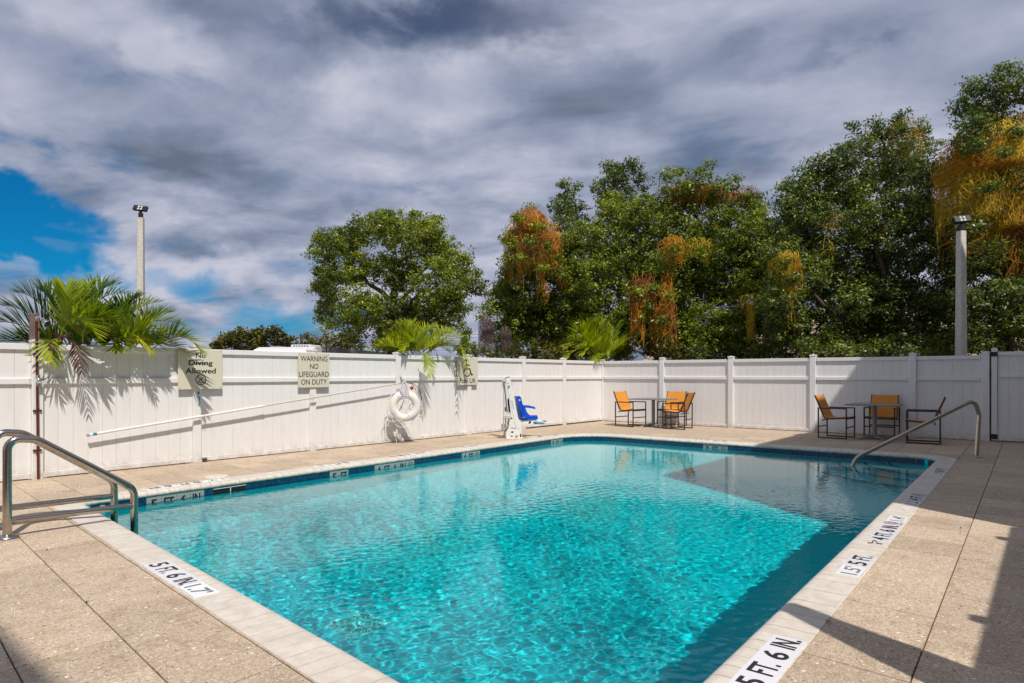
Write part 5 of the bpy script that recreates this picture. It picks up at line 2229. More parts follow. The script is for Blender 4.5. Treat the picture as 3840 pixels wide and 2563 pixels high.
cA = Dv(185, 802, 10.80)
cB = Dv(318, 808, 10.80)
palm('large dark green palm with a hanging dead brown frond, at the shower', cA, [
    ((205, 800), (222, 705), (322, 690), 10.85, 10.95, 'palm_dark'), ((200, 800), (215, 700), (275, 668), 11.0, 11.3, 'palm_dark', 0.1),
    ((185, 800), (182, 715), (205, 672), 10.9, 11.2), ((172, 800), (155, 720), (150, 676), 10.9, 11.1, 'palm', 0.05), ((165, 800), (125, 715), (95, 682), 10.95, 11.3, 'palm_dark'),
    ((158, 800), (98, 715), (40, 685), 11.1, 11.3, 'palm_dark'), ((155, 800), (80, 735), (5, 712), 11.1, 11.2, 'palm_dark', 0.1), ((150, 803), (60, 755), (-22, 748), 11.1, 11.15, 'palm_dark'),
    ((150, 806), (60, 785), (-20, 790), 11.1, 11.1, 'palm_dark'), ((150, 806), (85, 780), (25, 798), 11.1, 11.1, 'palm', 0.1),
    ((140, 770), (170, 738), (222, 775), 10.6, 10.1, 'palm', 0.12), ((190, 790), (205, 745), (262, 742), 10.6, 10.2),
    ((215, 800), (245, 770), (268, 800), 10.7, 10.35, 'palm', 0.05), ((180, 800), (185, 760), (170, 735), 10.7, 10.6, 'palm_dark'), ((200, 805), (225, 750), (240, 725), 10.8, 10.9, 'palm_dark'),
    ((138, 780), (112, 790), (128, 840), 10.55, 10.30, 'palm', 0.25),
    ((158, 782), (176, 798), (187, 856), 10.5, 10.22, 'palm_dead'), ((158, 784), (140, 775), (118, 800), 10.5, 10.35, 'palm_dead'), ((175, 806), (190, 790), (215, 800), 11.2, 11.3, 'palm_dark'), ((145, 806), (120, 790), (95, 800), 11.2, 11.3, 'palm_dark'),
    ((235, 806), (250, 780), (275, 775), 11.1, 11.3, 'palm_dark')],
    0.45, 0.034, 29, 100, [(cA.x, cA.y), (cA.x + 0.25, cA.y + 0.1)], 1.12, 0.10)
palm('bushy green palm leaning over the No Diving sign', cB, [
    ((290, 800), (338, 745), (425, 752), 10.6, 10.15, 'palm', 0.1), ((280, 800), (300, 728), (372, 700), 10.8, 10.9), ((275, 800), (278, 730), (320, 690), 10.9, 11.2, 'palm_dark'),
    ((345, 805), (410, 775), (460, 806), 10.6, 10.02, 'palm', 0.2), ((300, 803), (365, 770), (440, 780), 10.8, 10.7, 'palm_dark', 0.1), ((290, 775), (318, 776), (348, 815), 10.5, 10.2, 'palm', 0.35),
    ((285, 803), (310, 765), (362, 760), 10.5, 10.15, 'palm', 0.1), ((275, 803), (262, 755), (268, 722), 10.8, 10.9, 'palm_dark'), ((270, 803), (245, 770), (225, 770), 10.8, 10.7, 'palm_dark', 0.1),
    ((320, 803), (372, 790), (420, 806), 10.75, 10.5, 'palm', 0.05), ((300, 803), (330, 780), (372, 800), 10.6, 10.35, 'palm', 0.15), ((310, 803), (340, 745), (398, 722), 11.0, 11.3, 'palm_dark'),
    ((300, 806), (285, 785), (262, 800), 10.6, 10.4, 'palm', 0.1), ((330, 806), (350, 788), (385, 795), 11.1, 11.3, 'palm_dark')],
    0.42, 0.033, 28, 200, [(cB.x, cB.y)], 1.08, 0.06)
cM = Dv(970, 812, 10.85)
palm('bright yellow-green palm between the life ring and the Pool Lift sign', cM, [
    ((945, 818), (895, 795), (850, 803), 10.9, 10.9, 'palm', 0.25), ((948, 815), (915, 785), (882, 788), 10.95, 11.0, 'palm', 0.1), ((950, 812), (925, 775), (915, 755), 10.9, 11.0, 'palm', 0.15),
    ((955, 812), (940, 775), (945, 748), 10.9, 10.95, 'palm', 0.1), ((962, 812), (968, 775), (1000, 755), 10.9, 11.0, 'palm', 0.1), ((968, 814), (990, 778), (1035, 768), 10.9, 11.0, 'palm', 0.05),
    ((975, 815), (1040, 775), (1078, 820), 10.7, 10.2, 'palm', 0.15), ((975, 815), (1045, 785), (1070, 858), 10.7, 10.02, 'palm', 0.12), ((972, 815), (1025, 790), (1055, 818), 10.75, 10.4, 'palm', 0.1),
    ((965, 808), (980, 822), (984, 866), 10.4, 10.08, 'palm', 0.08), ((965, 812), (950, 785), (925, 805), 10.7, 10.5, 'palm', 0.2), ((968, 812), (995, 795), (1030, 808), 10.7, 10.5, 'palm', 0.15),
    ((970, 808), (992, 798), (1005, 828), 10.5, 10.3, 'palm_dead'), ((960, 815), (955, 790), (968, 770), 10.8, 10.7), ((985, 815), (1010, 795), (1055, 800), 11.2, 11.4), ((930, 818), (905, 805), (880, 812), 11.1, 11.2),
    ((980, 815), (1020, 770), (1062, 775), 11.1, 11.3, 'palm', 0.1)],
    0.43, 0.030, 30, 300, [(cM.x, cM.y)], 1.10)
cR = Dv(1390, 825, 10.95)
palm('round yellow-green palm rising over the fence corner', cR, [
    ((1385, 830), (1342, 800), (1300, 822), 11.0, 10.95, 'palm', 0.2), ((1385, 828), (1338, 785), (1302, 798), 11.1, 11.2, 'palm', 0.1), ((1386, 828), (1342, 772), (1316, 775), 11.1, 11.2, 'palm', 0.05),
    ((1388, 826), (1360, 768), (1340, 758), 11.1, 11.3, 'palm', 0.1), ((1390, 826), (1380, 770), (1375, 750), 11.1, 11.3), ((1392, 826), (1405, 772), (1412, 750), 11.1, 11.3, 'palm', 0.1),
    ((1394, 826), (1425, 768), (1458, 756), 11.1, 11.3, 'palm', 0.1), ((1396, 828), (1440, 775), (1482, 780), 11.1, 11.2, 'palm', 0.05), ((1396, 828), (1445, 790), (1492, 806), 11.0, 11.0, 'palm', 0.2),
    ((1396, 830), (1440, 802), (1482, 824), 11.0, 10.9, 'palm', 0.1), ((1390, 828), (1365, 795), (1335, 815), 10.9, 10.8, 'palm', 0.25), ((1392, 828), (1415, 800), (1445, 818), 10.9, 10.8, 'palm', 0.25),
    ((1388, 828), (1395, 795), (1400, 775), 10.9, 10.8, 'palm', 0.05), ((1386, 818), (1374, 812), (1362, 832), 10.8, 10.6, 'palm', 0.0),
    ((1388, 828), (1372, 790), (1350, 785), 10.9, 10.9, 'palm', 0.1), ((1392, 828), (1420, 788), (1440, 780), 10.9, 10.9, 'palm', 0.1)],
    0.64, 0.042, 30, 400, [(cR.x, cR.y)], 1.06)

# ------------------------------------------------------------------ trees


def leaf_cloud(blobs, leaf, dens, seed, cl_r=(0.20, 0.36), per=62):
    """blobs: (x, y, z, r, tone). Returns rhombic leaves gathered in twig clusters near each blob's surface."""
    r = np.random.default_rng(seed)
    P, Nn, T = [], [], []
    for (x, y, z, R, tone) in blobs:
        nc = max(4, int(dens * 1.65 * R * R))
        d = r.normal(size=(nc, 3))
        d /= np.linalg.norm(d, axis=1)[:, None]
        rad = R * np.where(r.random(nc) < 0.13, r.uniform(1.0, 1.22, nc), 0.35 + 0.68 * r.random(nc) ** 0.6)
        cc = np.array([x, y, z]) + d * rad[:, None] * np.array([1, 1, 0.92])
        cr = r.uniform(cl_r[0] * 0.7, cl_r[1], nc) * np.where(rad > R, 0.6, 1.0)
        ct = r.normal(0, 0.12, nc)
        m = r.poisson(per * np.where(rad > R, 0.4, 1.0))
        idx = np.repeat(np.arange(nc), m)
        n = len(idx)
        e = r.normal(size=(n, 3))
        e /= np.linalg.norm(e, axis=1)[:, None]
        q = cc[idx] + e * (cr[idx] * r.random(n) ** 0.45)[:, None] * np.array([1.15, 1.15, 0.75])
        nn = e * 0.5 + d[idx] * 0.25 + np.array([0, 0, 0.45]) + r.normal(0, 0.6, (n, 3))
        P.append(q)
        Nn.append(nn / np.linalg.norm(nn, axis=1)[:, None])
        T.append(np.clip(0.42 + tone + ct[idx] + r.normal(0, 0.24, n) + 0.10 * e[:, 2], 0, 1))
    P, Nn, T = np.concatenate(P), np.concatenate(Nn), np.concatenate(T)
    n = len(P)
    a = np.cross(Nn, r.normal(size=(n, 3)))
    a /= np.maximum(1e-6, np.linalg.norm(a, axis=1))[:, None]
    b = np.cross(Nn, a)
    L = leaf * 0.98 * r.uniform(0.5, 1.35, n)[:, None]
    V = np.stack([P - a * L, P + b * L * 0.42 + a * L * 0.1, P + a * L, P - b * L * 0.42 + a * L * 0.1], 1).reshape(-1, 3)
    Fq = np.arange(4 * n).reshape(n, 4)
    return V, Fq, T


def limb(mb, p0, p1, r0, r1, rg, n=7, wob=0.12):
    L = (p1 - p0).length
    pts, rr = [], []
    for i in range(n + 1):
        t = i / n
        p = p0.lerp(p1, t) + Vector((rg.gauss(0, 1), rg.gauss(0, 1), rg.gauss(0, 0.6))) * wob * L * 0.25 * math.sin(PI * t)
        pts.append(p)
        rr.append(r0 + (r1 - r0) * t)
    mb.tube(smooth_path(pts, 3), [rr[min(n, i // 3)] for i in range(3 * n + 1)], 8)
    return pts


def tree(label, Y, blobs, base_x, mat, leaf=0.05, dens=75, seed=0, cat='tree', trunk_r=0.22, second=True, group='trees beyond the fence', per=62, cl_r=(0.2, 0.36), limbs=9, name='tree', fork_y=None, jit=0.8):
    rg = random.Random(seed)
    base = D(base_x, 861, Y)
    base.z = -0.05
    th = thing(name, label, cat, tuple(base), 0, group)
    B = []
    pxm = F / 1.6348 / Y
    for bl in blobs:
        x, y, r = bl[:3]
        R = r / pxm
        dy = rg.uniform(-jit, jit)
        p = D(x, y, Y + dy - 0.3)
        if len(bl) > 3:          # a sprig that grows through the vines in front of the crown
            p = D(x, y, Y + bl[3])
            B.append((p.x, p.y, p.z, R * 0.75, 0.08))
            continue
        B.append((p.x, p.y, p.z, R, rg.gauss(0, 0.07)))
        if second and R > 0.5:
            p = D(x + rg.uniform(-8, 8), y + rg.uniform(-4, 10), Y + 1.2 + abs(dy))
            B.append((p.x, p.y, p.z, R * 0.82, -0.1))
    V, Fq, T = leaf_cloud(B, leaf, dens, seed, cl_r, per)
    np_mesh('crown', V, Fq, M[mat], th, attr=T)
    # trunk and limbs
    mb = MB()
    top = D(base_x, fork_y if fork_y else 760, Y)
    pts = limb(mb, base, top, trunk_r, trunk_r * 0.75, rg, 5, 0.08)
    mb.build('trunk', M['bark'], th)
    order = sorted(range(len(B)), key=lambda i: -B[i][3])
    mb = MB()
    for i in order[:limbs]:
        e = Vector(B[i][:3])
        limb(mb, top.lerp(base, rg.uniform(0, 0.15)), e, trunk_r * rg.uniform(0.3, 0.5), 0.03, rg)
    o = mb.build('limbs', M['bark'], th)
    mb = MB()
    for i in range(min(len(B), limbs * 3)):
        x, y, z, R, _ = B[rg.randrange(len(B))]
        c = Vector((x, y, z))
        for k in range(2):
            dr = Vector((rg.gauss(0, 1), rg.gauss(0, 1), rg.gauss(0.3, 1))).normalized()
            limb(mb, c, c + dr * R * 0.95, 0.022, 0.006, rg, 4, 0.2)
    mb.build('twigs', M['twig'], th)['kind'] = 'stuff'
    return th


tree('round-crowned lone green tree standing against the sky, middle left', 26, [
    (757, 560, 38), (800, 548, 40), (845, 530, 42), (880, 508, 34), (925, 535, 50), (985, 530, 38), (1000, 575, 52), (1045, 600, 44), (1078, 645, 34), (1000, 655, 62),
    (900, 615, 62), (815, 615, 52), (760, 625, 40), (745, 668, 34), (765, 715, 38), (830, 700, 55), (900, 720, 55), (975, 715, 55), (1035, 700, 42), (1040, 745, 28),
    (880, 775, 42), (810, 755, 34), (738, 585, 26), (945, 505, 24), (990, 508, 14), (1100, 665, 20), (740, 520 + 24, 20), (930, 770, 40), (735, 720, 18), (760, 745, 16), (890, 492, 12), (730, 545, 12)],
    905, 'leaf', leaf=0.062, dens=44, seed=21, trunk_r=0.26, per=58, fork_y=700, jit=1.2)
tree('vine-draped green tree at the left end of the big tree mass', 23.5, [
    (1215, 520, 38), (1190, 560, 38), (1245, 560, 40), (1200, 615, 48), (1255, 620, 46), (1290, 575, 34), (1160, 680, 44), (1210, 690, 56), (1128, 715, 28), (1265, 700, 56),
    (1180, 745, 46), (1240, 765, 52), (1130, 760, 26), (1300, 640, 44), (1300, 740, 50), (1170, 640, 36), (1160, 785, 36), (1290, 800, 40), (1190, 500, 13, -1.7), (1235, 520, 12, -1.9), (1215, 478, 11, -0.8), (1175, 560, 15, -1.7), (1212, 560, 15, -2.0), (1255, 570, 14, -1.9), (1280, 595, 14, -1.6), (1200, 595, 16, -1.9), (1245, 610, 14, -1.9), (1160, 600, 14, -1.4), (1300, 625, 16, -1.4), (1185, 650, 14, -1.6)],
    1235, 'leaf', leaf=0.056, dens=58, seed=22)
tree('slim dark tree poking above the canopy behind the vine dome', 27, [
    (1300, 440, 24), (1312, 465, 22), (1288, 480, 28), (1325, 495, 28), (1300, 520, 34), (1296, 425, 12), (1322, 432, 10)],
    1303, 'leaf_dark', leaf=0.066, dens=42, seed=23, limbs=4, trunk_r=0.12, fork_y=560, per=46)
tree('tall dark airy treetop left of the brown vine tops', 27, [
    (1405, 400, 34), (1430, 385, 20), (1460, 395, 24), (1385, 430, 26), (1420, 440, 40), (1465, 425, 26), (1400, 470, 34), (1395, 378, 12), (1452, 376, 10)],
    1420, 'leaf_dark', leaf=0.066, dens=36, seed=24, limbs=5, trunk_r=0.14, fork_y=540, per=44)
tree('broad bright green tree with hanging orange vines, centre of the tree mass', 22.5, [
    (1360, 545, 52), (1420, 500, 56), (1480, 500, 60), (1545, 480, 48), (1600, 450, 36), (1650, 460, 42), (1715, 480, 42), (1740, 520, 36), (1560, 560, 75), (1650, 545, 70),
    (1720, 570, 56), (1440, 590, 70), (1350, 630, 60), (1480, 660, 70), (1570, 660, 72), (1660, 650, 66), (1735, 650, 52), (1380, 720, 66), (1460, 745, 56), (1540, 750, 60),
    (1630, 745, 62), (1710, 740, 54), (1545, 420, 28), (1610, 408, 22), (1560, 395, 14), (1680, 425, 22), (1530, 400, 14), (1625, 385, 12), (1360, 790, 44), (1600, 790, 44), (1690, 785, 40), (1500, 790, 36), (1520, 620, 50), (1610, 600, 50), (1745, 590, 50), (1770, 640, 44), (1765, 700, 44), (1765, 530, 30), (1420, 800, 34), (1330, 700, 50), (1500, 660, 13, -1.9), (1535, 680, 12, -2.0), (1490, 700, 11, -1.9), (1520, 735, 11, -1.9), (1545, 570, 13, -2.0), (1465, 670, 13, -1.9), (1600, 575, 14, -2.0), (1575, 430, 13, -0.9), (1640, 440, 13, -0.9), (1715, 450, 12, -0.9), (1470, 730, 10, -1.9), (1790, 760, 44), (1660, 800, 40), (1570, 808, 36), (1740, 800, 38)],
    1560, 'leaf', leaf=0.056, dens=58, seed=25, trunk_r=0.3, limbs=12)
tree('large dark green tree rising to the right of the central tree', 19.3, [
    (1805, 445, 36), (1845, 415, 36), (1885, 385, 36), (1925, 372, 36), (1960, 345, 30), (2000, 320, 32), (2050, 300, 34), (2100, 305, 28), (2135, 330, 24), (1850, 470, 62), (1950, 430, 72), (2050, 380, 68),
    (2125, 400, 48), (1810, 530, 56), (1900, 550, 80), (2010, 510, 80), (2100, 480, 60), (1820, 640, 66), (1920, 660, 80), (2030, 620, 80), (2130, 570, 60), (1880, 745, 66), (1970, 760, 62), (2070, 720, 74),
    (2150, 680, 60), (2120, 780, 52), (2020, 790, 46), (1800, 750, 50), (1960, 290, 14), (2010, 285, 14), (2065, 268, 14), (1925, 345, 12), (2190, 780, 44), (2190, 620, 40), (1900, 800, 40), (2150, 515, 42), (1850, 800, 40), (1960, 805, 38), (2070, 800, 40), (2150, 800, 40), (1790, 580, 46), (1785, 690, 46), (2180, 710, 44), (2200, 560, 40), (1990, 690, 60), (2090, 330, 14, -1.0), (2070, 300, 12, -0.9), (1800, 600, 12, -1.4), (1812, 640, 10, -1.4)],
    2010, 'leaf_dark', leaf=0.052, dens=66, seed=26, trunk_r=0.32, limbs=12)
tree('tallest tree at the right edge, half smothered by golden vines', 17.4, [
    (2215, 235, 26), (2245, 205, 26), (2290, 195, 24), (2325, 165, 20), (2250, 260, 42), (2320, 240, 42), (2360, 200, 36), (2230, 310, 44), (2310, 320, 60), (2240, 400, 66), (2320, 430, 76), (2225, 500, 52),
    (2300, 530, 60), (2380, 330, 60), (2390, 460, 70), (2235, 600, 50), (2310, 620, 60), (2370, 580, 60), (2260, 690, 60), (2340, 700, 66), (2230, 770, 50), (2310, 780, 56), (2390, 760, 60), (2305, 155, 10), (2225, 195, 12), (2400, 640, 60), (2240, 330, 12, -1.5), (2300, 350, 9, -1.6), (2330, 300, 14, -1.4), (2270, 430, 7, -1.6), (2230, 520, 16, -1.3), (2300, 560, 20, -1.3)],
    2300, 'leaf_dark', leaf=0.050, dens=70, seed=27, trunk_r=0.3, limbs=10)
tree('low olive-leaved tree far off between the left pole and the caravan', 46, [
    (510, 790, 16), (530, 775, 18), (555, 770, 20), (580, 775, 22), (605, 768, 18), (630, 772, 20), (655, 780, 20), (545, 795, 22), (590, 797, 24), (640, 798, 22), (672, 795, 12), (500, 797, 12), (592, 758, 8), (632, 757, 8)],
    590, 'leaf_olive', leaf=0.13, dens=34, seed=28, second=False, trunk_r=0.15, limbs=6, per=34, cl_r=(0.25, 0.5), fork_y=800)
tree('small dark tree over the right end of the caravan roof', 40, [
    (720, 785, 14), (745, 780, 12), (770, 785, 16), (795, 790, 16), (700, 795, 14), (820, 795, 14), (750, 797, 18), (790, 800, 14), (706, 775, 7)],
    760, 'leaf_olive', leaf=0.11, dens=34, seed=29, second=False, trunk_r=0.1, limbs=4, per=34, cl_r=(0.25, 0.45), fork_y=805)
tree('small round green bush at the gap between the lone tree and the tree mass', 30, [
    (1085, 805, 18), (1110, 808, 18), (1130, 812, 14), (1065, 810, 12), (1150, 812, 12)],
    1105, 'leaf', leaf=0.08, dens=50, seed=30, second=False, trunk_r=0.06, limbs=3, per=40, fork_y=835, cat='bush', name='bush')
tree('dark yellow-tinged shrub right behind the corner palm', 22, [
    (1250, 812, 26), (1290, 815, 24), (1210, 815, 22), (1330, 800, 26), (1510, 800, 28), (1545, 812, 20), (1180, 815, 16)],
    1270, 'leaf_olive', leaf=0.06, dens=70, seed=31, second=False, trunk_r=0.06, limbs=4, per=50, fork_y=835, cat='bush', name='bush')
tree('dark understorey shrubs in front of the shingled roof, centre', 21, [
    (1600, 808, 20), (1640, 815, 16), (1690, 806, 20), (1740, 812, 20), (1775, 800, 26), (1790, 770, 24), (1800, 815, 16)],
    1700, 'leaf_dark', leaf=0.055, dens=75, seed=34, second=False, trunk_r=0.04, limbs=5, per=50, fork_y=830, cat='bush', name='bush', jit=0.4)
tree('dark leafy undergrowth hanging over the right fence behind the shaded table', 18, [
    (1850, 800, 22), (1890, 812, 18), (1930, 800, 26), (1975, 810, 20), (2020, 800, 26), (2070, 808, 22), (2110, 800, 26), (2150, 812, 18), (2185, 800, 22)],
    2010, 'leaf_dark', leaf=0.05, dens=75, seed=35, second=False, trunk_r=0.04, limbs=6, per=50, fork_y=830, cat='bush', name='bush', jit=0.5)
tree('pale whitish-leaved sapling beside the caravan roof', 19, [
    (745, 757, 7), (752, 765, 7), (741, 772, 7), (750, 782, 8), (758, 790, 7), (742, 795, 6), (738, 754, 4), (760, 775, 5)],
    749, 'leaf_pale', leaf=0.045, dens=240, seed=32, second=False, trunk_r=0.015, limbs=3, per=14, cl_r=(0.05, 0.1), fork_y=800, jit=0.05, cat='sapling', name='sapling')
tree('dark broad-leaved shrub behind the right end of the middle palm', 21, [
    (1062, 785, 10), (1066, 775, 9), (1070, 795, 12), (1058, 800, 12), (1072, 765, 6)],
    1065, 'leaf_dark', leaf=0.075, dens=110, seed=33, second=False, trunk_r=0.03, limbs=3, per=20, cl_r=(0.1, 0.2), fork_y=815, jit=0.1, cat='shrub', name='shrub')

# ------------------------------------------------------------------ hanging vines


def strands(Y, patches, seed, length=(0.35, 1.1), thick=0.010, curl=1.0, bulge=0.9, side=0.55):
    """Twining stems scattered over elliptic patches (x, y, rx, ry, n) of picture units at depth Y; each wanders mostly downwards."""
    r = np.random.default_rng(seed)
    pxm = F / 1.6348 / Y
    rt, fw, up = np.array(RT), np.array(FW), np.array([0, 0, 1.0])
    V, Fq, T = [], [], []
    for (x, y, rx, ry, n) in patches:
        c = np.array(D(x, y, Y))
        RX, RY = rx / pxm, ry / pxm
        g = min(RX, bulge)
        for i in range(int(n * 1.45)):
            a, q = r.uniform(0, 2 * PI), math.sqrt(r.random())
            px, pz = math.cos(a) * q * RX, math.sin(a) * q * RY
            L = r.uniform(*length)
            N = max(5, int(L / 0.085))
            ang = r.normal(0, side)
            if r.random() < 0.06: ang = r.uniform(-1.5, 1.5)
            w = thick * 0.62 * r.uniform(0.5, 1.3)
            tone = float(np.clip(0.5 + r.normal(0, 0.25), 0, 1))
            b = len(V)
            pts = []
            dy = r.uniform(-0.12, 0.12)
            curv = r.normal(0, 0.25)
            for k in range(N + 1):
                e = min(1.0, (px / RX) ** 2)
                pts.append(c + rt * px + up * pz - fw * (g * math.sqrt(max(0, 1 - e)) * (0.55 + 0.45 * (1 - max(0, pz / RY) ** 2 if abs(pz) < RY else 0.2)) + dy))
                ang += r.normal(0, 0.42 * curl) + curv * 0.25
                ang = max(-1.5, min(1.5, ang * 0.93))
                px += math.sin(ang) * L / N
                pz -= math.cos(ang) * L / N
                px = max(-RX * 1.12, min(RX * 1.12, px))
                dy += r.normal(0, 0.03 * curl)
            for k, p in enumerate(pts):
                d = pts[min(k + 1, N)] - pts[max(k - 1, 0)]
                s_ = np.cross(d, fw)
                s_ /= max(1e-6, np.linalg.norm(s_))
                ww = w * (1 - 0.6 * k / N)
                V += [p + s_ * ww, p - fw * ww, p - s_ * ww]
            for k in range(N):
                for j in (0, 1):
                    Fq.append((b + 3 * k + j, b + 3 * k + j + 1, b + 3 * k + 4 + j, b + 3 * k + 3 + j))
                    T.append(tone)
    return np.array(V), np.array(Fq), np.array(T)


def vine(label, layers):
    """layers: list of (material, Y, patches, seed, options)."""
    x, y = layers[0][2][0][:2]
    c = D(x, y, layers[0][1])
    th = thing('hanging_vine', label, 'vine', (c.x, c.y, c.z), 0, 'orange and brown vines draped over the trees')
    for (m_, Y, patches, seed, opt) in layers:
        V, Fq, T = strands(Y, patches, seed, **opt)
        np_mesh('strands', V, Fq, M[m_], th, attr=T)
    return th


big = dict(length=(0.5, 1.7), thick=0.010, bulge=1.2, curl=0.7, side=0.35)
vine('huge golden and rust vine mass over the tallest tree, behind the right lamp pole', [
    ('vine_yellow', 17.2, [(2265, 350, 95, 55, 330), (2225, 430, 70, 85, 420), (2330, 370, 70, 90, 420), (2300, 300, 60, 34, 110), (2180, 400, 22, 90, 150), (2345, 310, 40, 50, 120), (2290, 440, 90, 100, 260)], 51, big),
    ('vine_orange', 17.2, [(2235, 360, 85, 50, 260), (2190, 380, 30, 70, 110), (2300, 440, 85, 100, 460), (2340, 400, 60, 90, 220), (2215, 470, 50, 70, 150)], 52, big),
    ('vine_brown', 17.2, [(2300, 500, 70, 60, 330), (2340, 470, 60, 80, 280), (2250, 400, 60, 80, 170), (2270, 470, 60, 70, 170), (2215, 335, 44, 26, 90)], 53, big)])
md = dict(length=(0.35, 1.2), thick=0.010, bulge=0.9)
vine('rust-red vine dome on the leftmost tree of the mass', [
    ('vine_brown', 22.55, [(1215, 505, 34, 26, 230), (1190, 540, 28, 40, 110), (1245, 535, 34, 30, 130), (1215, 560, 50, 30, 60), (1275, 560, 16, 30, 40)], 55, md),
    ('vine_orange', 22.5, [(1180, 555, 22, 45, 70), (1258, 545, 30, 40, 90), (1278, 570, 12, 26, 40), (1165, 590, 8, 28, 20), (1220, 510, 34, 26, 80)], 56, md)])
cu = dict(length=(0.4, 1.2), thick=0.011, bulge=0.3, side=0.25, curl=0.9)
vine('longest bright orange vine curtain hanging in the central tree', [
    ('vine_orange', 21.1, [(1516, 690, 24, 42, 85), (1530, 640, 12, 50, 40), (1508, 730, 14, 26, 35)], 57, cu),
    ('vine_brown', 21.0, [(1485, 660, 20, 40, 50), (1540, 720, 10, 40, 30)], 58, cu)])
vine('brownish-orange vine tuft left of the longest curtain', [('vine_brown', 21.0, [(1462, 690, 14, 22, 50), (1465, 650, 22, 30, 40)], 59, cu), ('vine_orange', 20.9, [(1462, 715, 13, 24, 60)], 159, cu)])
tf = dict(length=(0.25, 0.7), thick=0.010, bulge=0.4, curl=1.4)
vine('short golden tangle high in the central tree', [('vine_orange', 21.0, [(1540, 558, 26, 16, 110), (1552, 575, 12, 16, 40)], 60, tf), ('vine_yellow', 21.0, [(1600, 562, 32, 14, 60)], 160, tf)])
vine('yellow-orange vine tail above the dark tree, right of centre', [('vine_yellow', 18.1, [(1797, 588, 28, 14, 75), (1808, 635, 11, 36, 40)], 61, dict(length=(0.3, 0.8), thick=0.010, bulge=0.4)), ('vine_orange', 18.1, [(1815, 600, 18, 22, 28), (1806, 665, 8, 22, 30)], 62, cu)])
vine('thin yellow vine strand low right of the central tree', [('vine_yellow', 19.7, [(1722, 700, 7, 34, 50), (1722, 745, 6, 24, 22), (1712, 680, 20, 8, 22)], 63, dict(length=(0.3, 0.7), thick=0.011, bulge=0.2, side=0.25))])
vine('narrow orange strand below the rust dome, left one', [('vine_orange', 22.3, [(1193, 615, 7, 40, 34), (1203, 590, 10, 8, 14)], 64, dict(length=(0.3, 0.8), thick=0.010, bulge=0.2, side=0.25))])
vine('curling orange strand below the rust dome, middle one', [('vine_orange', 22.3, [(1240, 618, 9, 26, 34), (1246, 655, 12, 16, 18)], 65, dict(length=(0.3, 0.7), thick=0.010, bulge=0.2, curl=1.3))])
vine('narrow orange strand below the rust dome, right one', [('vine_orange', 22.3, [(1296, 640, 7, 36, 30)], 66, dict(length=(0.3, 0.8), thick=0.009, bulge=0.2, side=0.2)), ('vine_brown', 22.3, [(1286, 620, 10, 34, 30)], 166, dict(length=(0.3, 0.8), thick=0.009, bulge=0.2, side=0.2))])
vine('brown and orange vine mat along the top of the central tree', [('vine_brown', 22.3, [(1590, 435, 40, 16, 130), (1545, 440, 30, 10, 60), (1640, 445, 26, 14, 60)], 67, tf), ('vine_orange', 22.2, [(1530, 440, 30, 8, 50), (1610, 440, 30, 12, 60)], 68, tf)])
vine('greyish dead vine knot at the summit of the central tree', [('vine_dead', 22.3, [(1632, 430, 12, 14, 60), (1580, 410, 10, 14, 40)], 168, tf)])
vine('rusty vine tuft at the top right end of the central tree', [('vine_brown', 22.3, [(1705, 445, 34, 14, 90)], 69, tf), ('vine_orange', 22.2, [(1690, 450, 28, 8, 40)], 169, tf)])
vine('golden vine veil at the summit of the large dark tree', [('vine_yellow', 18.8, [(2085, 330, 26, 34, 60), (2060, 290, 34, 12, 26)], 70, dict(length=(0.3, 0.8), thick=0.007, bulge=0.5)), ('vine_brown', 18.8, [(2075, 310, 34, 22, 40)], 170, dict(length=(0.3, 0.8), thick=0.007, bulge=0.5))])
fr = dict(length=(0.7, 1.3), thick=0.006, bulge=0.3, side=0.06, curl=0.35)
vine('bare purple-brown vine fringe at the left foot of the tree mass', [('vine_dead', 22.6, [(1117, 740, 17, 22, 170)], 71, fr)])
vine('sparse bare vine fringe right of the purple-brown one', [('vine_dead', 22.6, [(1160, 760, 14, 16, 60)], 72, fr)])
vine('scattered yellow vine patch on the large dark tree', [('vine_yellow', 18.9, [(1900, 500, 34, 12, 26), (1880, 560, 40, 20, 10)], 73, tf)])

# ------------------------------------------------------------------ lamp poles, buildings, caravan, wires


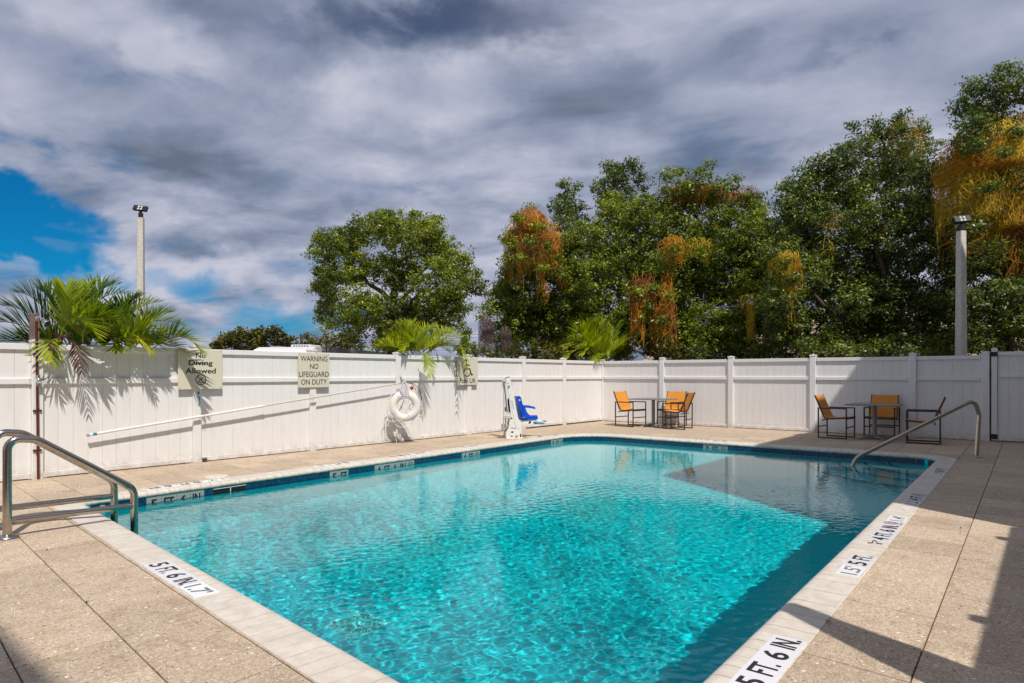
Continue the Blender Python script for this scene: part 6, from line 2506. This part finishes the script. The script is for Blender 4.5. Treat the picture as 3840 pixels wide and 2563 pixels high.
def lamp_pole(label, px, Y, top_py, w, head_tilt, double):
    p = at(px, 1407, Y)
    p.z = 0
    top = CAM_H + (1407 - top_py) / F * Y
    th = thing('lamp_pole', label, 'lamp post', (p.x, p.y, 0), 0, 'concrete floodlight poles behind the fences')
    fm = Matrix(((RT.x, FW.x, 0, p.x), (RT.y, FW.y, 0, p.y), (0, 0, 1, 0), (0, 0, 0, 1))) @ Matrix.Rotation(0.22, 4, 'Z')
    mb = MB()
    h = w / 2
    k = 0.80
    def ring(hh, z, b=0.016):
        return [fm @ Vector(q) for q in ((-hh + b, -hh, z), (hh - b, -hh, z), (hh, -hh + b, z), (hh, hh - b, z), (hh - b, hh, z), (-hh + b, hh, z), (-hh, hh - b, z), (-hh, -hh + b, z))]
    v = ring(h * 1.04, -0.05) + ring(h * k, top)
    f = [(i, (i + 1) % 8, 8 + (i + 1) % 8, 8 + i) for i in range(8)] + [tuple(range(8, 16))]
    mb.add(v, f)
    mb.build('shaft', M['concrete'], th)
    mb = MB()
    mb.bbox((-h * 0.55, -h * 0.55, top), (h * 0.55, h * 0.55, top + w * 0.75), 0.01, 0, fm)
    mb.tube([fm @ Vector((0, 0, top + w * 0.7)), fm @ Vector((0, -0.03, top + w * 1.15))], w * 0.2, 10)
    mb.build('mount', M['black'], th)
    hm = Matrix(((RT.x, FW.x, 0, p.x), (RT.y, FW.y, 0, p.y), (0, 0, 1, 0), (0, 0, 0, 1))) @ Matrix.Translation((0, -0.02, top + w * 1.35)) @ Matrix.Rotation(head_tilt, 4, 'Y') @ Matrix.Rotation(-0.35, 4, 'X')
    hw = w * 1.02
    mb = MB()
    mb.bbox((-hw, -0.05, -w * 0.38), (hw, 0.05, w * 0.38), 0.012, 0, hm)
    head = mb.build('lamp_head', M['black'], th)
    mb = MB()
    for i in range(16):
        x = -hw + 0.02 + i * (2 * hw - 0.04) / 15
        mb.box((x - 0.004, -0.04, w * 0.381), (x + 0.004, 0.06, w * 0.48), 0, hm)
    o = mb.build('cooling_fins', M['rv_grey'], head)
    o['kind'] = 'stuff'
    for i in range(2):
        for j in range(2):
            mb = MB()
            cx, cz = (i - 0.5) * w * 0.42, (j - 0.5) * w * 0.36
            mb.lathe([(0, 0.010), (w * 0.12, 0.008), (w * 0.16, 0)], 14, hm @ Matrix.Translation((cx, -0.051, cz)) @ Matrix.Rotation(PI / 2, 4, 'X'))
            mb.build('lens', M['lens'], head)


lamp_pole('tall pale concrete floodlight pole beyond the left palms, against the sky', 528, 22.5, 818, 0.235, 0.12, False)
lamp_pole('thick concrete floodlight pole in front of the golden vines', 3604, 15.3, 868, 0.195, -0.09, False)


def shingle_house():
    u0, v0, v1 = 25.6, -7.0, 14.6
    th = thing('shingled_house', 'tan shingle-roofed house glimpsed through the trees behind the right fence', 'house', (u0, (v0 + v1) / 2, 0))
    mb = MB()
    mb.box((u0 + 0.5, v0 + 0.4, -0.05), (u0 + 8, v1 - 0.4, 1.55))
    mb.build('wall', M['stucco'], th)
    mb = MB()
    s, z0 = 0.55, 1.50
    W = 4.4
    mb.add([(u0, v0, z0), (u0, v1, z0), (u0 + W, v1 - 1.0, z0 + W * s), (u0 + W, v0, z0 + W * s), (u0 + 2 * W, v1, z0), (u0 + 2 * W, v0, z0)], [(0, 3, 2, 1), (3, 5, 4, 2), (1, 2, 4), (0, 5, 3)])
    roof = mb.build('roof', M['shingle'], th)
    rows = 26
    step = W / rows
    rg = random.Random(3)
    rest = MB()
    cells = []
    for i in range(rows):
        y = v0 + 0.05 + (0.16 if i % 2 else 0)
        while y < v1 - 0.35 - i / rows * 1.0:
            w = rg.uniform(0.27, 0.33)
            cells.append((i, y, w))
            y += w + 0.008
    def one(mb, i, y, w):
        x0, x1 = u0 + i * step - 0.03, u0 + (i + 1) * step
        za, zb = z0 + (x0 - u0) * s + 0.030 + rg.uniform(0, 0.006), z0 + (x1 - u0) * s + 0.008
        mb.add([(x0, y, za - 0.022), (x0, y + w, za - 0.022), (x0, y, za), (x0, y + w, za), (x1, y, zb), (x1, y + w, zb)],
               [(0, 1, 3, 2), (2, 3, 5, 4), (0, 2, 4), (1, 5, 3)])
    cells.sort(key=lambda c: (c[1] < 3, c[0]))
    for k, c in enumerate(cells):
        if k < 290:
            mb = MB()
            one(mb, *c)
            mb.build('shingle', M['shingle'], roof)
        else:
            one(rest, *c)
    o = rest.build('shingle_field', M['shingle'], roof)
    o['kind'] = 'stuff'


shingle_house()


def caravan():
    Y0 = 24.0
    a = at(1052, 1316, Y0)
    b = at(1192, 1301, Y0)
    z = b.z
    th = thing('caravan', 'white caravan roof with air conditioner showing above the fence', 'caravan', (b.x, b.y, 0))
    dirv = (at(1430, 1324, Y0 * 1.27) - b)
    dirv.z = 0
    L = dirv.length
    dirv.normalize()
    side = Vector((-dirv.y, dirv.x, 0))
    if (a - b).dot(side) < 0: side = -side
    fm = Matrix(((dirv.x, side.x, 0, b.x), (dirv.y, side.y, 0, b.y), (0, 0, 1, 0), (0, 0, 0, 1)))
    mb = MB()
    Wd = 2.3
    prof = [(0, 0.5), (-0.5, 0.6), (-0.72, 1.4), (-0.66, z - 0.35), (-0.45, z - 0.12), (-0.1, z - 0.01), (0.6, z), (L * 1.2, z), (L * 1.2, 0.5)]
    mb.prism(prof, 0, Wd, fm @ Matrix(((1, 0, 0, 0), (0, 0, 1, 0), (0, 1, 0, 0), (0, 0, 0, 1))))
    mb.build('body', M['rv'], th)
    mb = MB()
    mb.bbox((0.3, -0.03, z - 0.16), (L * 1.19, 0.05, z + 0.035), 0.01, 0, fm)
    mb.build('roof_trim', M['rv_grey'], th)
    mb = MB()
    mb.bbox((0.5, 0.55, z), (1.5, 1.35, z + 0.11), 0.03, 0, fm)
    mb.build('air_conditioner', M['rv'], th)
    mb = MB()
    for k in range(6):
        mb.box((0.495, 0.62 + k * 0.11, z + 0.02), (0.4995, 0.70 + k * 0.11, z + 0.09), 0, fm)
    mb.build('vent_slots', M['rv_grey'], th)
    mb = MB()
    mb.bbox((0.2, 1.65, z), (0.7, 2.0, z + 0.045), 0.01, 0, fm)
    mb.build('roof_hatch', M['rv_grey'], th)
    mb = MB()
    mb.box((1.0, -0.036, z - 0.35), (1.12, -0.031, z - 0.23), 0, fm)
    mb.build('lamp', M['black'], th)


caravan()


def wires():
    pole = D(691, 775, 60)
    th = thing('utility_pole', 'thin distant utility pole left of the lone tree', 'utility pole', (pole.x, pole.y, 0))
    mb = MB()
    mb.tube([(pole.x, pole.y, 0), (pole.x, pole.y, pole.z + 0.3)], 0.10, 8)
    mb.beam(Vector((pole.x, pole.y, pole.z)) - RT * 0.5, Vector((pole.x, pole.y, pole.z)) + RT * 0.5, 0.08, 0.08)
    mb.build('shaft', M['bark'], th)
    labs = ['topmost wire of the bundle', 'second wire of the bundle', 'lowest wire of the bundle']
    for k, (y0, y1, y2) in enumerate(((777, 787, 752), (779, 791, 757), (784, 797, 800))):
        mb = MB()
        a, b, c = D(480, y1 + 3, 62), Vector((pole.x, pole.y, pole.z - 0.15 * k)), D(1320, y2, 58)
        pts = []
        for p, q in ((a, b), (b, c)):
            for i in range(12):
                t = i / 12
                w = p.lerp(q, t)
                w.z -= 0.5 * 4 * t * (1 - t) * (0.6 + 0.2 * k)
                pts.append(w)
        pts.append(c)
        mb.tube(pts, 0.016, 4)
        o = mb.build('power_line', M['wire'])
        tag(o, labs[k] + ' running from the distant pole to the trees', 'power line')
    for k, (y0, y1, lab) in enumerate(((805, 797, 'upper'), (814, 808, 'lower'))):
        mb = MB()
        a, b = D(1050, y0, 45), D(1400, y1, 40)
        mb.tube([a.lerp(b, i / 10) for i in range(11)], 0.016, 4)
        o = mb.build('power_line', M['wire'])
        tag(o, '%s of two low wires behind the purple-brown vine fringe' % lab, 'power line')


wires()


# ------------------------------------------------------------------ the hotel behind the camera: it casts the shade on the right
def window_grid(th, mb_pos, nx, nz, x0, dx, z0, dz, w, h, face_y, axis='x'):
    for i in range(nx):
        for k in range(nz):
            x, z = x0 + i * dx, z0 + k * dz
            m1, m2 = MB(), MB()
            if axis == 'x':
                m1.bbox((x - 0.05, face_y - 0.01, z - 0.05), (x + w + 0.05, face_y + 0.04, z + h + 0.05), 0.01)
                m2.box((x, face_y + 0.041, z), (x + w, face_y + 0.045, z + h))
            else:
                m1.bbox((face_y - 0.01, x - 0.05, z - 0.05), (face_y + 0.04, x + w + 0.05, z + h + 0.05), 0.01)
                m2.box((face_y + 0.041, x, z), (face_y + 0.045, x + w, z + h))
            f = m1.build('window', M['bracket'], th)
            m2.build('pane', M['glass_dark'], f)


def hotel():
    th = thing('hotel_building', 'stucco hotel wing right of the pool that shades the gate corner', 'building', (14, -6, 0))
    mb = MB()
    mb.box((6.69, -14, -0.05), (16.7, -1.5, 9.75))
    mb.build('wall', M['stucco'], th)
    window_grid(th, None, 3, 3, 7.6, 3.2, 1.2, 2.9, 1.4, 1.5, -1.5)
    th = thing('hotel_building', 'low stucco entrance wing beside the near right deck', 'building', (3.8, -5, 0))
    mb = MB()
    mb.box((1.2, -14, -0.05), (6.685, -1.5, 2.72))
    mb.build('wall', M['stucco'], th)
    mb = MB()
    mb.bbox((1.1, -14.1, 2.722), (6.684, -1.45, 2.80), 0.01)
    mb.build('parapet', M['bracket'], th)
    for u in (6.02, 3.62):
        mb = MB()
        mb.bbox((u + 0.02, -1.449, 2.70), (u + 0.14, -1.37, 2.79), 0.005)
        mb.build('beam_end', M['bracket'], th)
    window_grid(th, None, 2, 1, 2.0, 2.2, 0.9, 1, 1.2, 1.3, -1.5)
    th = thing('hotel_building', 'tall stucco hotel wing behind the near left deck', 'building', (-8, -8, 0))
    mb = MB()
    mb.box((-16, -14, -0.05), (-2.07, -0.75, 9.2))
    mb.build('wall', M['stucco'], th)
    window_grid(th, None, 3, 3, -14.0, 3.6, 1.2, 2.9, 1.4, 1.5, -0.75)
    th = thing('closed_parasol', 'closed beige parasol on the near right deck', 'parasol', (3.14, -0.6, 0))
    mb = MB()
    mb.tube([(3.14, -0.6, 0), (3.14, -0.6, 3.15)], 0.03, 10)
    mb.build('pole', M['steel_disc'], th)
    mb = MB()
    v, f = [], []
    lv = [(0.16, 1.15), (0.19, 1.4), (0.165, 1.9), (0.12, 2.5), (0.085, 2.95), (0.02, 3.10)]
    for r, z in lv:
        for k in range(16):
            rr = r * (1.0 if k % 2 else 0.72)
            v.append((3.14 + rr * math.cos(2 * PI * k / 16), -0.6 + rr * math.sin(2 * PI * k / 16), z))
    for i in range(len(lv) - 1):
        for k in range(16):
            l = (k + 1) % 16
            f.append((i * 16 + k, i * 16 + l, i * 16 + 16 + l, i * 16 + 16 + k))
    mb.add(v, f)
    mb.build('folded_canopy', simple('parasol_cloth', (0.6, 0.55, 0.45), 0.9), th)
    mb = MB()
    mb.lathe([(0.28, 0.0), (0.28, 0.06), (0.05, 0.09)], 20, Matrix.Translation((3.14, -0.6, 0)))
    mb.build('base', M['concrete'], th)


hotel()
